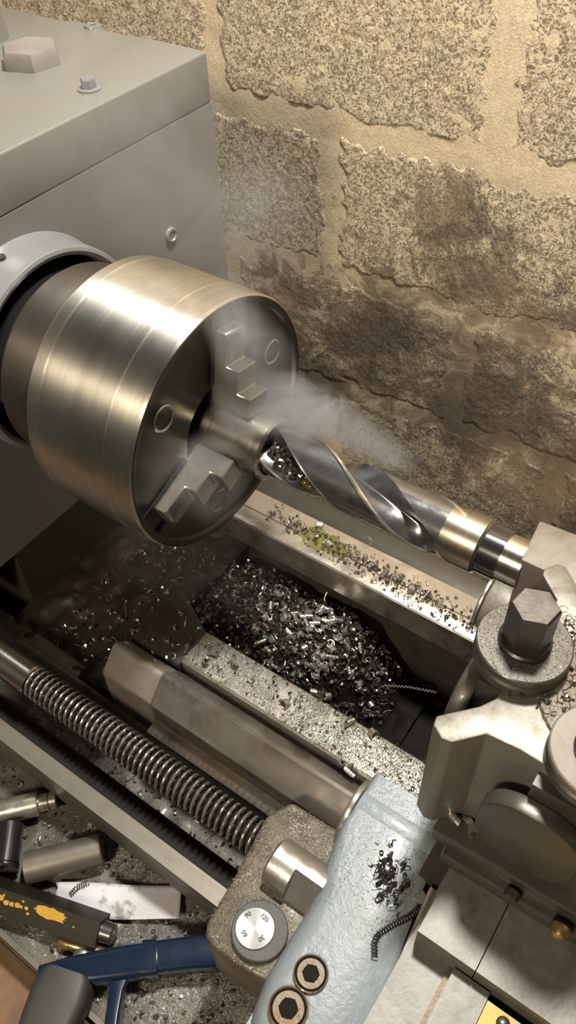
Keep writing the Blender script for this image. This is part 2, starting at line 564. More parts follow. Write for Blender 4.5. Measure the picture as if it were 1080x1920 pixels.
# mortar bed: one slab, its face waving around the block faces
uu, zz = np.meshgrid(np.linspace(-1.6, 1.3, 363), np.linspace(-1.05, 1.0, 257), indexing='ij')
dd = 0.0026 + 0.003 * hnoise(uu, zz, 5, ((0.09, 0.6), (0.03, 0.5), (0.012, 0.35)))
slab = grid_mesh('mortar', wall_pt(uu, zz, dd)[:, ::-1], M['mortar'], wall)
back = finish('wall_core', xform(box(-1.6, 1.3, 0.012, 0.12, -1.05, 1.0), Matrix.Rotation(WA, 4, 'Z')), M['mortar'], wall, smooth=0, local=False)
courses = [(-1.05 + 0.0, -0.9), (-0.9, -0.68), (-0.685, -0.47), (-0.47, -0.262), (-0.262, -0.045), (-0.045, 0.172), (0.172, 0.39), (0.39, 0.61), (0.61, 0.82), (0.82, 1.0)]
seed = 100
for ci, (z0, z1) in enumerate(courses):
    off = -0.06 if ci % 2 == 1 else 0.12
    for kx in range(-5, 4):
        u0, u1 = off + 0.4 * kx, off + 0.4 * (kx + 1)
        if u1 > 1.29 or u0 < -1.6: continue
        seed += 7
        vis = -0.75 < (u0 + u1) / 2 < 0.45 and -0.8 < z0 < 0.3
        nu, nz = (150, 76) if vis else (14, 8)
        j = 0.007
        U, Z = np.meshgrid(np.linspace(u0 + j, u1 - j, nu), np.linspace(z0 + j, z1 - j, nz), indexing='ij')
        e = np.minimum(np.minimum(U - U.min(), U.max() - U), np.minimum(Z - Z.min(), Z.max() - Z))
        e = e - 0.004 + 0.016 * hnoise(U, Z, seed + 3, ((0.04, 1.0), (0.012, 0.8)))
        edge = np.clip(e / 0.011, 0, 1)
        edge = edge * edge * (3 - 2 * edge)
        D = -0.0006 + 0.0040 * edge + 0.0012 * hnoise(U, Z, seed, ((0.12, 0.3), (0.012, 0.35), (0.0065, 0.6), (0.004, 0.6))) * edge
        D[0, :] = D[-1, :] = -0.004
        D[:, 0] = D[:, -1] = -0.004
        grid_mesh('concrete_block', wall_pt(U, Z, D)[:, ::-1], M['block'], wall)

fl = finish('floor', box(-1.8, 1.8, -2.0, 0.75, -1.12, -1.05), M['concrete'], smooth=0)
tag(fl, 'bare concrete workshop floor', 'floor', kind='structure')

# ------------------------------------------------------------------ bench and chip tray
ZT = -0.30     # top of the chip tray
bench = thing('workbench', 'brown wooden workbench under the lathe and its tray', 'bench', (0, 0, -1.05))
for i in range(4):
    y0 = -0.50 + i * 0.17
    finish('plank', box(-0.9, 0.9, y0, y0 + 0.167, -0.375, -0.335, 0.003), M['wood'], bench)
for sx in (-0.82, 0.82):
    for sy in (-0.42, 0.12):
        finish('leg', box(sx - 0.035, sx + 0.035, sy - 0.035, sy + 0.035, -1.05, -0.375, 0.003), M['wood'], bench)

tray = thing('chip_tray', 'flat oily chip tray strewn with grey grit in front of the bed', 'tray', (0, -0.1, -0.335))
nx, ny = 300, 60
X, Y = np.meshgrid(np.linspace(-0.55, 0.60, nx), np.linspace(-0.3245, -0.1512, ny), indexing='ij')
Zg = ZT + 0.006 * hnoise(X, Y, 77, ((0.05, 0.6), (0.015, 0.5), (0.006, 0.3))) * np.clip((Y + 0.3245) / 0.02, 0, 1)
grid_mesh('grit_bed', np.stack([X, Y + 0.1, Zg + 0.335], -1), M['tray'], tray)
finish('tray_plate', box(-0.55, 0.60, -0.325, -0.1512, -0.3345, -0.308), M['dark_steel'], tray)
# worn front lip seen as a thin bright line
finish('front_lip', box(-0.55, 0.60, -0.3285, -0.3245, -0.334, -0.299, 0.001), M['bar'], tray)

# ------------------------------------------------------------------ bed
bed = thing('lathe_bed', 'oily cast iron lathe bed with worn steel ways and open centre', 'lathe bed', (0.2, 0, -0.335))
X0, X1 = 0.008, 0.62
front_prof = [(-0.150, -0.335), (-0.150, -0.229), (-0.1375, -0.2255), (-0.1375, -0.206), (-0.090, -0.206), (-0.066, -0.206), (-0.060, -0.215), (-0.060, -0.335)]
finish('front_rail', prism(front_prof, X0, X1, 0.0015, 2, 'X'), M['bed_cast'], bed)
vway = [(-0.1375, -0.2062), (-0.1375, -0.203), (-0.1185, -0.1835), (-0.1145, -0.1835), (-0.101, -0.1975), (-0.101, -0.2062)]
finish('front_vee_way', prism(vway, X0, X1, 0.0006, 1, 'X'), M['way'], bed)
flat = [(-0.0955, -0.2062), (-0.0955, -0.192), (-0.0935, -0.190), (-0.061, -0.190), (-0.060, -0.191), (-0.060, -0.2062)]
finish('front_flat_way', prism(flat, X0, X1, 0.0, 1, 'X'), M['way_dusty'], bed)
rear = [(0.0745, -0.335), (0.0745, -0.230), (0.0605, -0.2215), (0.0605, -0.206), (0.1335, -0.206), (0.1335, -0.335)]
finish('rear_rail', prism(rear, -0.115, X1, 0.0012, 2, 'X'), M['bed_cast'], bed)
rflat = [(0.0605, -0.2062), (0.0605, -0.1905), (0.0615, -0.190), (0.078, -0.190), (0.079, -0.1915), (0.0795, -0.190), (0.102, -0.190), (0.1035, -0.1915), (0.1035, -0.2062)]
finish('rear_flat_way', prism(rflat, -0.115, X1, 0.0, 1, 'X'), M['way'], bed)
rface = [(0.0595, -0.2215), (0.0595, -0.1915), (0.0605, -0.1908), (0.0605, -0.2215)]
finish('rear_way_face', prism(rface, -0.115, X1, 0.0, 1, 'X'), M['way'], bed)
finish('rear_ledge', prism([(0.1035, -0.2062), (0.1085, -0.199), (0.131, -0.199), (0.1335, -0.2015), (0.1335, -0.2062)], -0.115, X1, 0.0005, 1, 'X'), M['dark_steel'], bed)
# gap bridge: the separate front piece with rounded ends
gb = finish('gap_bridge', prism([(-0.1375, -0.29), (-0.1375, -0.2035), (-0.1190, -0.1840), (-0.1145, -0.1840), (-0.101, -0.1985), (-0.100, -0.29)],
                                -0.049, 0.0072, 0.003, 3, 'X'), M['holder'], bed)
finish('bridge_flat', prism([(-0.049, -0.0995), (0.0075, -0.0995), (0.0075, -0.060), (-0.020, -0.046), (-0.040, -0.036), (-0.049, -0.040)], -0.29, -0.1925, 0.002), M['brown_muck'], bed)
# bed end under the headstock and the gap floor
finish('headstock_seat', box(-0.62, -0.2, -0.095, 0.1335, -0.335, -0.1905, 0.002), M['dark_steel'], bed)
finish('gap_floor', prism([(-0.14, -0.335), (-0.14, -0.325), (-0.06, -0.32), (0.06, -0.32), (0.0605, -0.335)], -0.2, 0.62, 0, 1, 'X'), M['muck'], bed)  # shade of tool post and carriage is put into the floor colour
finish('bed_side', prism([(-0.150, -0.335), (-0.150, -0.262), (-0.138, -0.255), (-0.120, -0.262), (-0.120, -0.335)], -0.62, 0.008, 0.003, 2, 'X'), M['bed_cast'], bed)

# chip heap in the trough: a mound and the swarf lying on it
heap = thing('swarf_heap', 'heap of curled steel swarf lying between the bed ways', 'metal chips', (0.06, 0, -0.286), kind='stuff')


def heap_z(x, y):
    e = np.clip((x + 0.085) / 0.05, 0, 1) * np.clip((0.158 - x) / 0.06, 0, 1)
    e = e * e * (3 - 2 * e)
    return -0.312 + 0.077 * e * (1 - 0.25 * np.abs(y) / 0.06) + 0.012 * hnoise(np.asarray(x, float), np.asarray(y, float), 31, ((0.03, 1.0), (0.012, 0.6)))


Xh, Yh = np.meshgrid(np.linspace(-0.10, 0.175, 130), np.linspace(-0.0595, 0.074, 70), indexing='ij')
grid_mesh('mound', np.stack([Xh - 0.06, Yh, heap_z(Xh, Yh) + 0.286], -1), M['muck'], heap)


# ------------------------------------------------------------------ swarf
def ribbon(r, pitch, turns, wd, th, seg=9, taper=0.0, wob=0.0, rng=None):
    """a curled chip: helical strip with thickness. returns verts, quads"""
    n = max(3, int(seg * max(turns, 0.4)))
    t = np.linspace(0, 2 * PI * turns, n)
    rr = r * (1 + taper * t / (2 * PI * max(turns, .3)))
    if wob and rng is not None: rr = rr * (1 + wob * rng.uniform(-1, 1, n))
    c, s = np.cos(t), np.sin(t)
    z = pitch * t / (2 * PI)
    ring = []
    for (dr, dz) in ((-th / 2, -wd / 2), (th / 2, -wd / 2), (th / 2, wd / 2), (-th / 2, wd / 2)):
        ring.append(np.stack([(rr + dr) * c, (rr + dr) * s, z + dz], -1))
    V = np.stack(ring, 1).reshape(-1, 3)
    V -= V.mean(0)
    i = np.arange(n - 1)[:, None] * 4
    Q = []
    for a in range(4):
        b = (a + 1) % 4
        Q.append(np.stack([i[:, 0] + a, i[:, 0] + b, i[:, 0] + 4 + b, i[:, 0] + 4 + a], -1))
    Q = np.concatenate(Q)
    e = (n - 1) * 4
    Q = np.concatenate([Q, [[3, 2, 1, 0]], [[e, e + 1, e + 2, e + 3]]])
    return V, Q


def rrot(rng, flat=0.0):
    q = rng.normal(size=4)
    q /= np.linalg.norm(q)
    w_, x, y, z = q
    Rm = np.array([[1 - 2 * (y * y + z * z), 2 * (x * y - z * w_), 2 * (x * z + y * w_)],
                   [2 * (x * y + z * w_), 1 - 2 * (x * x + z * z), 2 * (y * z - x * w_)],
                   [2 * (x * z - y * w_), 2 * (y * z + x * w_), 1 - 2 * (x * x + y * y)]])
    return Rm


def random_chip(rng, s=1.0):
    kd = rng.random()
    if kd < 0.35:      # broken comma chip
        return ribbon(s * rng.uniform(.0012, .0028), s * rng.uniform(0, .0015), rng.uniform(.35, .8), s * rng.uniform(.0012, .0032), s * .00025)
    if kd < 0.62:      # tight curl
        return ribbon(s * rng.uniform(.0011, .002), s * rng.uniform(.001, .0022), rng.uniform(1.0, 2.4), s * rng.uniform(.0008, .0020), s * .00025, 8)
    if kd < 0.85:      # thin needle thread
        return ribbon(s * rng.uniform(.004, .010), s * rng.uniform(0, .004), rng.uniform(.15, .45), s * rng.uniform(.0003, .0006), s * .0003, 14)
    return ribbon(s * rng.uniform(.002, .004), s * rng.uniform(.002, .004), rng.uniform(.6, 1.3), s * rng.uniform(.0006, .0014), s * .00025)


def bulk(name, items, mat, parent=None, off=(0, 0, 0)):
    """many chips merged into one mesh. items: (verts, quads, pos)"""
    VV, QQ, o = [], [], 0
    for V, Q, P in items:
        VV.append(V + P)
        QQ.append(Q + o)
        o += len(V)
    V = np.concatenate(VV) - np.array(off)
    Q = np.concatenate(QQ)
    me = bpy.data.meshes.new(name)
    me.from_pydata(V.tolist(), [], Q.tolist())
    me.materials.append(mat)
    ob = bpy.data.objects.new(name, me)
    return link(ob, parent)


def chips_at(pts, rng, s=1.0, flat=None):
    out = []
    for P in pts:
        V, Q = random_chip(rng, s)
        V = V @ rrot(rng).T
        P = np.array(P, float)
        if flat is not None:
            P[2] = flat - V[:, 2].min() * 0.75
        out.append((V, Q, P))
    return out


GV = np.array([[1, 0, 0], [-1, 0, 0], [0, 1, 0], [0, -1, 0], [0, 0, 1], [0, 0, -1]], float)
GF = np.array([[0, 2, 4], [2, 1, 4], [1, 3, 4], [3, 0, 4], [2, 0, 5], [1, 2, 5], [3, 1, 5], [0, 3, 5]])


def grains(name, pts, rng, smin, smax, mat, parent=None, off=(0, 0, 0)):
    n = len(pts)
    sc = rng.uniform(smin, smax, (n, 1, 3)) * np.array([1, 1, .7])
    V = GV[None] * sc + np.array(pts)[:, None, :] - np.array(off) + rng.normal(0, smin * .35, (n, 6, 3))
    F = (GF[None] + 6 * np.arange(n)[:, None, None]).reshape(-1, 3)
    me = bpy.data.meshes.new(name)
    me.from_pydata(V.reshape(-1, 3).tolist(), [], F.tolist())
    me.materials.append(mat)
    ob = bpy.data.objects.new(name, me)
    return link(ob, parent)


r1 = np.random.default_rng(3)
hx = r1.uniform(-0.085, 0.150, 2600)
hy = r1.uniform(-0.056, 0.062, 2600)
hz = heap_z(hx, hy) + r1.uniform(0.0, 0.004, 2600)
it = chips_at(np.stack([hx, hy, hz], -1), r1, 1.0)
o = bulk('bright_swarf', it[:420], M['chip'], heap, (0.06, 0, -0.286))
tag(o, 'bright broken steel chips', kind='stuff')
o = bulk('oily_swarf', it[900:], M['chip_dark'], heap, (0.06, 0, -0.286))
tag(o, 'dark oily steel chips', kind='stuff')

# ------------------------------------------------------------------ headstock
hs = thing('headstock', 'grey painted headstock casting at the end of the lathe bed', 'headstock', (-0.4, 0.05, -0.19))
XH = -0.2
finish('casting', box(-0.64, XH, -0.17, 0.2525, -0.1895, 0.1092, 0.0010, 2), M['enamel'], hs)
finish('cover', prism([(-0.64, -0.175), (XH, -0.175), (XH, 0.2525), (-0.275, 0.2525), (-0.285, 0.2475), (-0.315, 0.2475), (-0.33, 0.2535), (-0.36, 0.2535), (-0.372, 0.2475), (-0.64, 0.2475)], 0.1094, 0.152, 0.0022, 3), M['enamel'], hs)
P = at(62, 118, Z=0.152)
plug = finish('oil_filler_plug', hexagon(0.046, 0.152, 0.166, (P.x, P.y), 0.35, 0.10), M['enamel_grimy'], hs)
tag(plug, 'large painted hex plug')
P = at(168, 168, Z=0.152)
bt = finish('cover_bolt', join(revolve([(0.152, 0), (0.152, 0.0095), (0.1535, 0.0095), (0.154, 0.0085), (0.154, 0)], 32, 'Z', (P.x, P.y, 0)), hexagon(0.011, 0.154, 0.161, (P.x, P.y), 0.5)), M['enamel_light'], hs)
P = at(174, 50, Z=0.152)
finish('cover_screw', revolve([(0.1515, 0.003), (0.1535, 0.003), (0.1545, 0.0055), (0.1538, 0.0075), (0.152, 0.0085), (0.1505, 0.0085)], 24, 'Z', (P.x, P.y, 0)), M['enamel'], hs)
P = at(2, 78, Z=0.152)
finish('lever_boss', revolve([(0.152, 0.028), (0.185, 0.026), (0.190, 0.022), (0.190, 0)], 32, 'Z', (P.x - 0.024, P.y - 0.006, 0)), M['enamel'], hs)
P = at(320, 440, X=XH)
finish('sight_plug', revolve([(XH, 0.0075), (XH + 0.0025, 0.007), (XH + 0.003, 0.0055), (XH + 0.0015, 0.0045), (XH + 0.0015, 0)], 28, 'X', (0, P.y, P.z)), M['enamel'], hs)
# spindle bearing cap ring
finish('spindle_cap', revolve([(-0.2, 0.090), (-0.196, 0.088), (-0.169, 0.088), (-0.166, 0.0865), (-0.165, 0.084), (-0.166, 0.081), (-0.172, 0.0795), (-0.199, 0.078)], 96, 'X'), M['enamel_light'], hs)
for a in (150, 210, 100):
    t = math.radians(a)
    finish('cap_screw', revolve([(-0.190, 0.0), (-0.189, 0.0)], 3) if False else tube([(-0.19, 0.086 * math.cos(t), 0.086 * math.sin(t)), (-0.19, 0.0905 * math.cos(t), 0.0905 * math.sin(t))], 0.003, 12), M['dark_steel'], hs)
finish('spindle_nose', revolve([(-0.2, 0.078), (-0.196, 0.070), (-0.15, 0.068), (-0.15, 0.0)], 64, 'X'), M['black'], hs)

# ------------------------------------------------------------------ chuck
ck = thing('lathe_chuck', 'round turned steel three jaw chuck with a dark front face', 'chuck', (-0.05, 0, 0))
finish('body', revolve([(-0.103, 0.04), (-0.103, 0.096), (-0.100, 0.0985), (-0.0905, 0.0995), (-0.0897, 0.0985), (-0.0885, 0.0985), (-0.0877, 0.1), (-0.026, 0.1), (-0.0252, 0.0993), (-0.0245, 0.1), (-0.002, 0.1), (0.0, 0.0985)], 160, 'X'), M['chuck'], ck, smooth=30)
finish('face', revolve([(-0.001, 0.0988), (0.0002, 0.0975), (0.0, 0.094), (-0.003, 0.0925), (-0.003, 0.040), (-0.005, 0.036), (-0.06, 0.036), (-0.06, 0)], 128, 'X'), M['chuck_face'], ck, smooth=30)
finish('backplate', revolve([(-0.152, 0.0), (-0.152, 0.078), (-0.149, 0.080), (-0.107, 0.080), (-0.103, 0.079)], 128, 'X'), M['backplate'], ck, smooth=30)
for i in range(3):
    a = math.radians(80 + 120 * i)
    Rm = Matrix.Rotation(a, 4, 'X')
    # stepped jaw, local +y outward
    jp = [(0.024, -0.004), (0.024, 0.030), (0.040, 0.030), (0.040, 0.019), (0.058, 0.019), (0.058, 0.009), (0.080, 0.009), (0.082, 0.007), (0.082, -0.004)]
    bm = prism([(b, a_) for a_, b in jp], -0.0105, 0.0105, 0.0008, 1)
    # (x, y) outline extruded in z: x = height above the face, y = radius
    jw = finish('jaw', xform(bm, Rm), M['jaw'], ck)
    bm = box(-0.0030, -0.0015, 0.04, 0.098, -0.014, -0.0108)
    b2 = box(-0.0030, -0.0015, 0.04, 0.098, 0.0108, 0.014)
    finish('jaw_slot', xform(join(bm, b2), Rm), M['black'], jw)
    R2 = Matrix.Rotation(a + PI / 3, 4, 'X')
    # key socket on the rim and counterbored bolt in the face
    sk = tube([(-0.05, 0.0985, 0), (-0.05, 0.1006, 0)], 0.009, 24)
    if i == 1: finish('key_socket', xform(sk, Matrix.Rotation(math.radians(290), 4, 'X')), M['chuck_face'], ck)
    fb = revolve([(-0.0032, 0.0), (-0.0032, 0.008), (-0.002, 0.0095), (-0.0032, 0.0105)], 24, 'X', (0, 0.072, 0))
    finish('face_bolt', xform(fb, R2), M['jaw'], ck)

wp = finish('workpiece', revolve([(-0.058, 0.0), (-0.058, 0.0238), (0.046, 0.0238), (0.0475, 0.0225), (0.0475, 0.0196), (0.03, 0.0196), (0.03, 0.0)], 96, 'X'), M['bright'])
tag(wp, 'round steel bar gripped in the chuck jaws and being drilled', 'workpiece')

# ------------------------------------------------------------------ twist drill
dr = thing('twist_drill', 'large dark steel twist drill with a bright shank and black collar', 'drill bit', (0.12, 0, 0))
RD, PITCH, PH0 = 0.0192, 0.19, math.radians(76)
NA = 120
xs = np.concatenate([np.linspace(0.036, 0.168, 110), np.linspace(0.169, 0.196, 40)])
bm = bmesh.new()
rings = []
for x in xs:
    if x < 0.045: tipf = 0.25 + 0.75 * (x - 0.036) / 0.009
    else: tipf = 1.0
    run = np.clip((0.196 - x) / 0.030, 0, 1)
    run = run * run * (3 - 2 * run)
    ring = []
    for kq in range(NA):
        ph = 2 * PI * kq / NA
        m = math.degrees(ph) % 180
        # 0..82 flute, 82..90 margin, 90..180 land
        if m < 82:
            t = m / 82
            depth = (math.sin(PI * t ** 0.85)) ** 0.72 * 0.66 * run
            r = RD * (1 - depth)
        elif m < 91:
            r = RD
        else:
            r = RD * (1 - 0.045 * min(1, (m - 90) / 3) * run)
        a = ph + PH0 + 2 * PI * (x - 0.045) / PITCH
        ring.append(bm.verts.new((x, tipf * r * math.cos(a), tipf * r * math.sin(a))))
    rings.append(ring)
tag_faces = []
for i, (A, B) in enumerate(zip(rings, rings[1:])):
    for kq in range(NA):
        j = (kq + 1) % NA
        f = bm.faces.new([A[kq], B[kq], B[j], A[j]])
        m = (360 * kq / NA) % 180
        if 81 <= m < 90: f.material_index = 1
        elif xs[i] > 0.186: f.material_index = 2
bm.faces.new(rings[0])
bmesh.ops.recalc_face_normals(bm, faces=bm.faces)
fd = finish('fluted_body', bm, M['drill'], dr, smooth=38)
fd.data.materials.append(M['margin'])
fd.data.materials.append(M['shank'])
finish('shank', revolve([(0.1955, 0.0), (0.1955, 0.0190), (0.2105, 0.0190), (0.2125, 0.0175), (0.2125, 0.0)], 64, 'X'), M['shank'], dr)
finish('collar', revolve([(0.2125, 0.0), (0.2125, 0.0168), (0.2258, 0.0168), (0.2258, 0.0)], 64, 'X'), M['black'], dr)
finish('shank_ring', revolve([(0.2258, 0.0), (0.2258, 0.0158), (0.2400, 0.0158), (0.2400, 0.0)], 64, 'X'), M['bright'], dr)
# wet chips packed in the open flute
pk = []
for i in range(46):
    x = 0.049 + 0.030 * r1.random()
    a = PH0 + 2 * PI * (x - 0.045) / PITCH + math.radians(r1.uniform(14, 68))
    rr = RD * r1.uniform(0.50, 0.78)
    V, Q = ribbon(r1.uniform(.0016, .0028), r1.uniform(0, .001), r1.uniform(.6, 1.3), r1.uniform(.0012, .0026), .0004, 9)
    pk.append((V @ rrot(r1).T, Q, np.array([x, rr * math.cos(a), rr * math.sin(a)])))
o = bulk('packed_chips', pk, M['chip_dark'], dr, (0.12, 0, 0))
tag(o, 'oily chips packed in the flute', kind='stuff')

# wet cutting oil hanging on the flute edge
bm = bmesh.new()
for px, py, r_ in ((560, 893, .0028), (571, 903, .0034), (550, 884, .0022), (580, 911, .0026), (556, 898, .0016)):
    P = at(px, py, Y=-0.011)
    bmesh.ops.create_icosphere(bm, subdivisions=2, radius=r_, matrix=Matrix.Translation(P) @ Matrix.Diagonal((1.4, 0.9, 0.8, 1)))
o = finish('oil_drops', bm, M['oil'], dr)
tag(o, 'yellow green cutting oil', kind='stuff')

# ------------------------------------------------------------------ lead screw and control bar
ls = thing('lead_screw', 'oily steel lead screw with square thread running along the bed front', 'lead screw', (0.0, -0.172, -0.22))
YS, ZS, RS = -0.172, -0.22, 0.0146
TP = 0.0060
ns, nt = 40, int((0.30 + 0.105) / TP * 10)
bm = bmesh.new()
rings = []
for i in range(nt + 1):
    x = -0.102 + (0.30 + 0.102) * i / nt
    ring = []
    for kq in range(ns):
        a = 2 * PI * kq / ns
        ph = ((x / TP) - a / (2 * PI)) % 1.0
        if ph < 0.42: r = RS - 0.0007 * abs(ph - 0.21) / 0.21
        elif ph < 0.52: r = RS - 0.0007 - 0.0035 * (ph - 0.42) / 0.10
        elif ph < 0.90: r = RS - 0.0042
        else: r = RS - 0.0007 - 0.0035 * (1 - (ph - 0.90) / 0.10)
        ring.append(bm.verts.new((x, YS + r * math.cos(a), ZS + r * math.sin(a))))
    rings.append(ring)
for A, B in zip(rings, rings[1:]):
    for kq in range(ns):
        j = (kq + 1) % ns
        f = bm.faces.new([A[kq], B[kq], B[j], A[j]])
        if 0.46 < ((f.calc_center_median().x / TP) - (kq + 0.5) / ns) % 1.0 < 0.95: f.material_index = 1
bm.faces.new(rings[0])
bm.faces.new(rings[-1])
bmesh.ops.recalc_face_normals(bm, faces=bm.faces)
th_ = finish('thread', bm, M['screw'], ls, smooth=30)
th_.data.materials.append(M['muck'])
finish('plain_shaft', revolve([(-0.42, 0.0), (-0.42, 0.0148), (-0.1035, 0.0148), (-0.102, 0.0135), (-0.102, 0)], 48, 'X', (0, YS, ZS)), M['bright'], ls)
cb = thing('control_bar', 'long steel bar with a bright brushed rail below the lead screw', 'bar', (0, -0.2, -0.285))
finish('bar_body', box(-0.42, 0.40, -0.2095, -0.1885, -0.285, -0.262, 0.0008), M['gap_shade'], cb)  # dark strip in place of the shadowed gap behind the rail
finish('raised_rail', box(-0.42, 0.40, -0.2235, -0.2095, -0.285, -0.2395, 0.0008), M['bar'], cb)

# ------------------------------------------------------------------ carriage saddle
sd = thing('carriage', 'blue grey painted lathe carriage casting with recessed screws', 'carriage', (0.25, -0.15, -0.19))
XL, XR = 0.2045, 0.276
ZC = -0.150
out = [(0.203, -0.108), (0.203, -0.150), (0.2075, -0.178), (0.2115, -0.205), (0.2120, -0.250), (0.216, -0.270), (0.224, -0.290), (0.224, -0.36), (0.275, -0.36), (0.279, -0.235), (0.2765, -0.205), (0.268, -0.150), (0.262, -0.108)]
# wing: lofted with a drooping rounded left shoulder
bm = bmesh.new()
ys = np.linspace(-0.105, -0.36, 60)
ol = np.array(out[:8])
orr = np.array(out[8:][::-1])
sec = []
for y in ys:
    xl = np.interp(-y, -ol[:, 1], ol[:, 0])
    xr = np.interp(-y, -orr[:, 1], orr[:, 0])
    zt = ZC - 0.018 * max(0, (-y - 0.25) / 0.11) ** 1.4 - 0.004 * max(0, (-y - 0.16) / 0.1)
    g_ = min(1, max(0, (-y - 0.145) / 0.05))
    sh = 0.004 + 0.010 * g_
    dp = 0.006 + 0.016 * g_
    ring = [(xl - 0.001, -0.20 if y < -0.155 else -0.180), (xl - 0.001, zt - dp)]
    for q in range(1, 7):
        t = q / 6 * PI / 2
        ring.append((xl + sh * (1 - math.cos(t)), zt - dp + dp * math.sin(t)))
    ring += [(xl + (xr - xl) * 0.6, zt), (xr - 0.003, zt - 0.0005), (xr, zt - 0.003), (xr, -0.20 if y < -0.145 else -0.180)]
    sec.append([bm.verts.new((x, y, z)) for x, z in ring])
for A, B in zip(sec, sec[1:]):
    for q in range(len(A)):
        j = (q + 1) % len(A)
        bm.faces.new([A[q], A[j], B[j], B[q]])
bm.faces.new(sec[0])
bm.faces.new(sec[-1][::-1])
bmesh.ops.recalc_face_normals(bm, faces=bm.faces)
finish('saddle_wing', bm, M['carriage'], sd, smooth=40)
# rounded nose over the front vee way, with a worn wiper plate on its end
nose = []
for q in range(15):
    t = PI * q / 14
    nose.append((-0.128 + 0.026 * math.cos(t), -0.182 + 0.033 * math.sin(t)))
nose = [(-0.102, -0.1985)] * 0 + nose
finish('vee_way_boss', prism(nose, 0.2035, 0.262, 0.002, 2, 'X'), M['carriage'], sd, smooth=40)
nose2 = [(-0.128 + 0.0265 * math.cos(PI * q / 14), -0.1835 + 0.034 * math.sin(PI * q / 14)) for q in range(15)]
wpp = finish('front_wiper', prism(nose2, 0.1985, 0.2032, 0.001, 2, 'X'), M['steel'], sd, smooth=40)
# bridge across the bed to the rear wing
finish('bridge', box(0.262, 0.43, -0.150, 0.105, -0.186, -0.145, 0.004), M['dark_steel'], sd)
rn = [(0.102 + 0.027 * math.cos(PI * q / 14), -0.189 + 0.031 * math.sin(PI * q / 14)) for q in range(15)]
finish('rear_way_boss', prism(rn, 0.1965, 0.285, 0.002, 2, 'X'), M['post'], sd, smooth=40)
rn2 = [(0.102 + 0.0275 * math.cos(PI * q / 14), -0.189 + 0.0315 * math.sin(PI * q / 14)) for q in range(15)]
finish('rear_wiper', prism(rn2, 0.1925, 0.1962, 0.001, 2, 'X'), M['steel'], sd, smooth=40)
# socket head screws sunk in the wing
for px, py, rr in ((583, 1829, 0.0100), (541, 1893, 0.0112)):
    P = at(px, py, Z=ZC - 0.006)
    z = ZC - 0.018 * max(0, (-P.y - 0.25) / 0.11) ** 1.4 - 0.004 * max(0, (-P.y - 0.16) / 0.1) + 0.0004
    scr_ = finish('cap_screw', revolve([(z - 0.003, rr * 1.1), (z + 0.0018, rr * 1.08), (z + 0.0022, rr * 1.0), (z + 0.0006, rr * 0.93), (z + 0.0016, rr * 0.84), (z + 0.0016, rr * 0.5), (z + 0.0003, rr * 0.42), (z + 0.0003, 0)], 40, 'Z', (P.x, P.y, 0)), M['rust_screw'], sd)
    finish('hex_socket', hexagon(rr * 0.95, z, z + 0.0019, (P.x, P.y), 0.4, 0.01), M['muck'], scr_)
    finish('socket_ring', revolve([(z + 0.0005, rr * 0.93), (z + 0.0012, rr * 0.90), (z + 0.0019, rr * 0.86), (z + 0.0012, rr * 0.97)], 40, 'Z', (P.x, P.y, 0), closed=True), M['muck'], scr_)
# raised strip along the right edge of the wing
e0, e1 = at(806, 1662, Z=-0.146), at(690, 1930, Z=-0.150)
finish('edge_strip', prism([(e0.x, e0.y), (e1.x, e1.y), (e1.x + 0.006, e1.y), (e0.x + 0.005, e0.y)], -0.165, -0.1445, 0.001), M['steel'], sd)
# apron below the wing
finish('apron', box(0.214, 0.43, -0.335, -0.215, -0.290, -0.186, 0.006), M['carriage'], sd)

# thread dial block with its dial, clamp shaft
tb = thing('thread_dial_indicator', 'gritty cast block with a round numbered dial beside the carriage', 'thread dial', (0.18, -0.2, -0.26))
outl = [at(px, py, Z=-0.178) for px, py in ((500, 1528), (548, 1502), (640, 1560), (640, 1700), (560, 1800), (500, 1842), (455, 1815), (400, 1775), (384, 1755), (388, 1728), (440, 1640))]
finish('block', prism([(p.x, p.y) for p in outl], -0.252, -0.178, 0.0035, 3), M['rough_cast'], tb, smooth=40)
DC = at(478, 1740, Z=-0.1714)
bez = finish('dial_bezel', revolve([(-0.1785, 0.0188), (-0.1735, 0.0188), (-0.1728, 0.0180), (-0.1728, 0.0090)], 64, 'Z', (DC.x + 0.003, DC.y + 0.001, 0)), M['bezel'], tb)
dface = finish('dial_face', revolve([(-0.1785, 0.0130), (-0.1722, 0.0130), (-0.1716, 0.0126), (-0.1714, 0.0)], 64, 'Z', (DC.x, DC.y, 0)), M['dial'], tb)


def text_mesh(name, s, size, mat, parent, loc, rotz):
    cu = bpy.data.curves.new(name, 'FONT')
    cu.body = s
    cu.size = size
    cu.align_x = 'CENTER'
    cu.align_y = 'CENTER'
    cu.extrude = 0.00008
    cu.offset = 0.00010
    cu.resolution_u = 3
    tmp = bpy.data.objects.new('tmp', cu)
    me = bpy.data.meshes.new_from_object(tmp)
    bpy.data.objects.remove(tmp)
    bpy.data.curves.remove(cu)
    me.name = name
    me.materials.clear()
    me.materials.append(mat)
    o = bpy.data.objects.new(name, me)
    link(o, parent)
    o.location = Vector(loc) - world_loc(parent)
    o.rotation_euler = (0, 0, rotz)
    return o


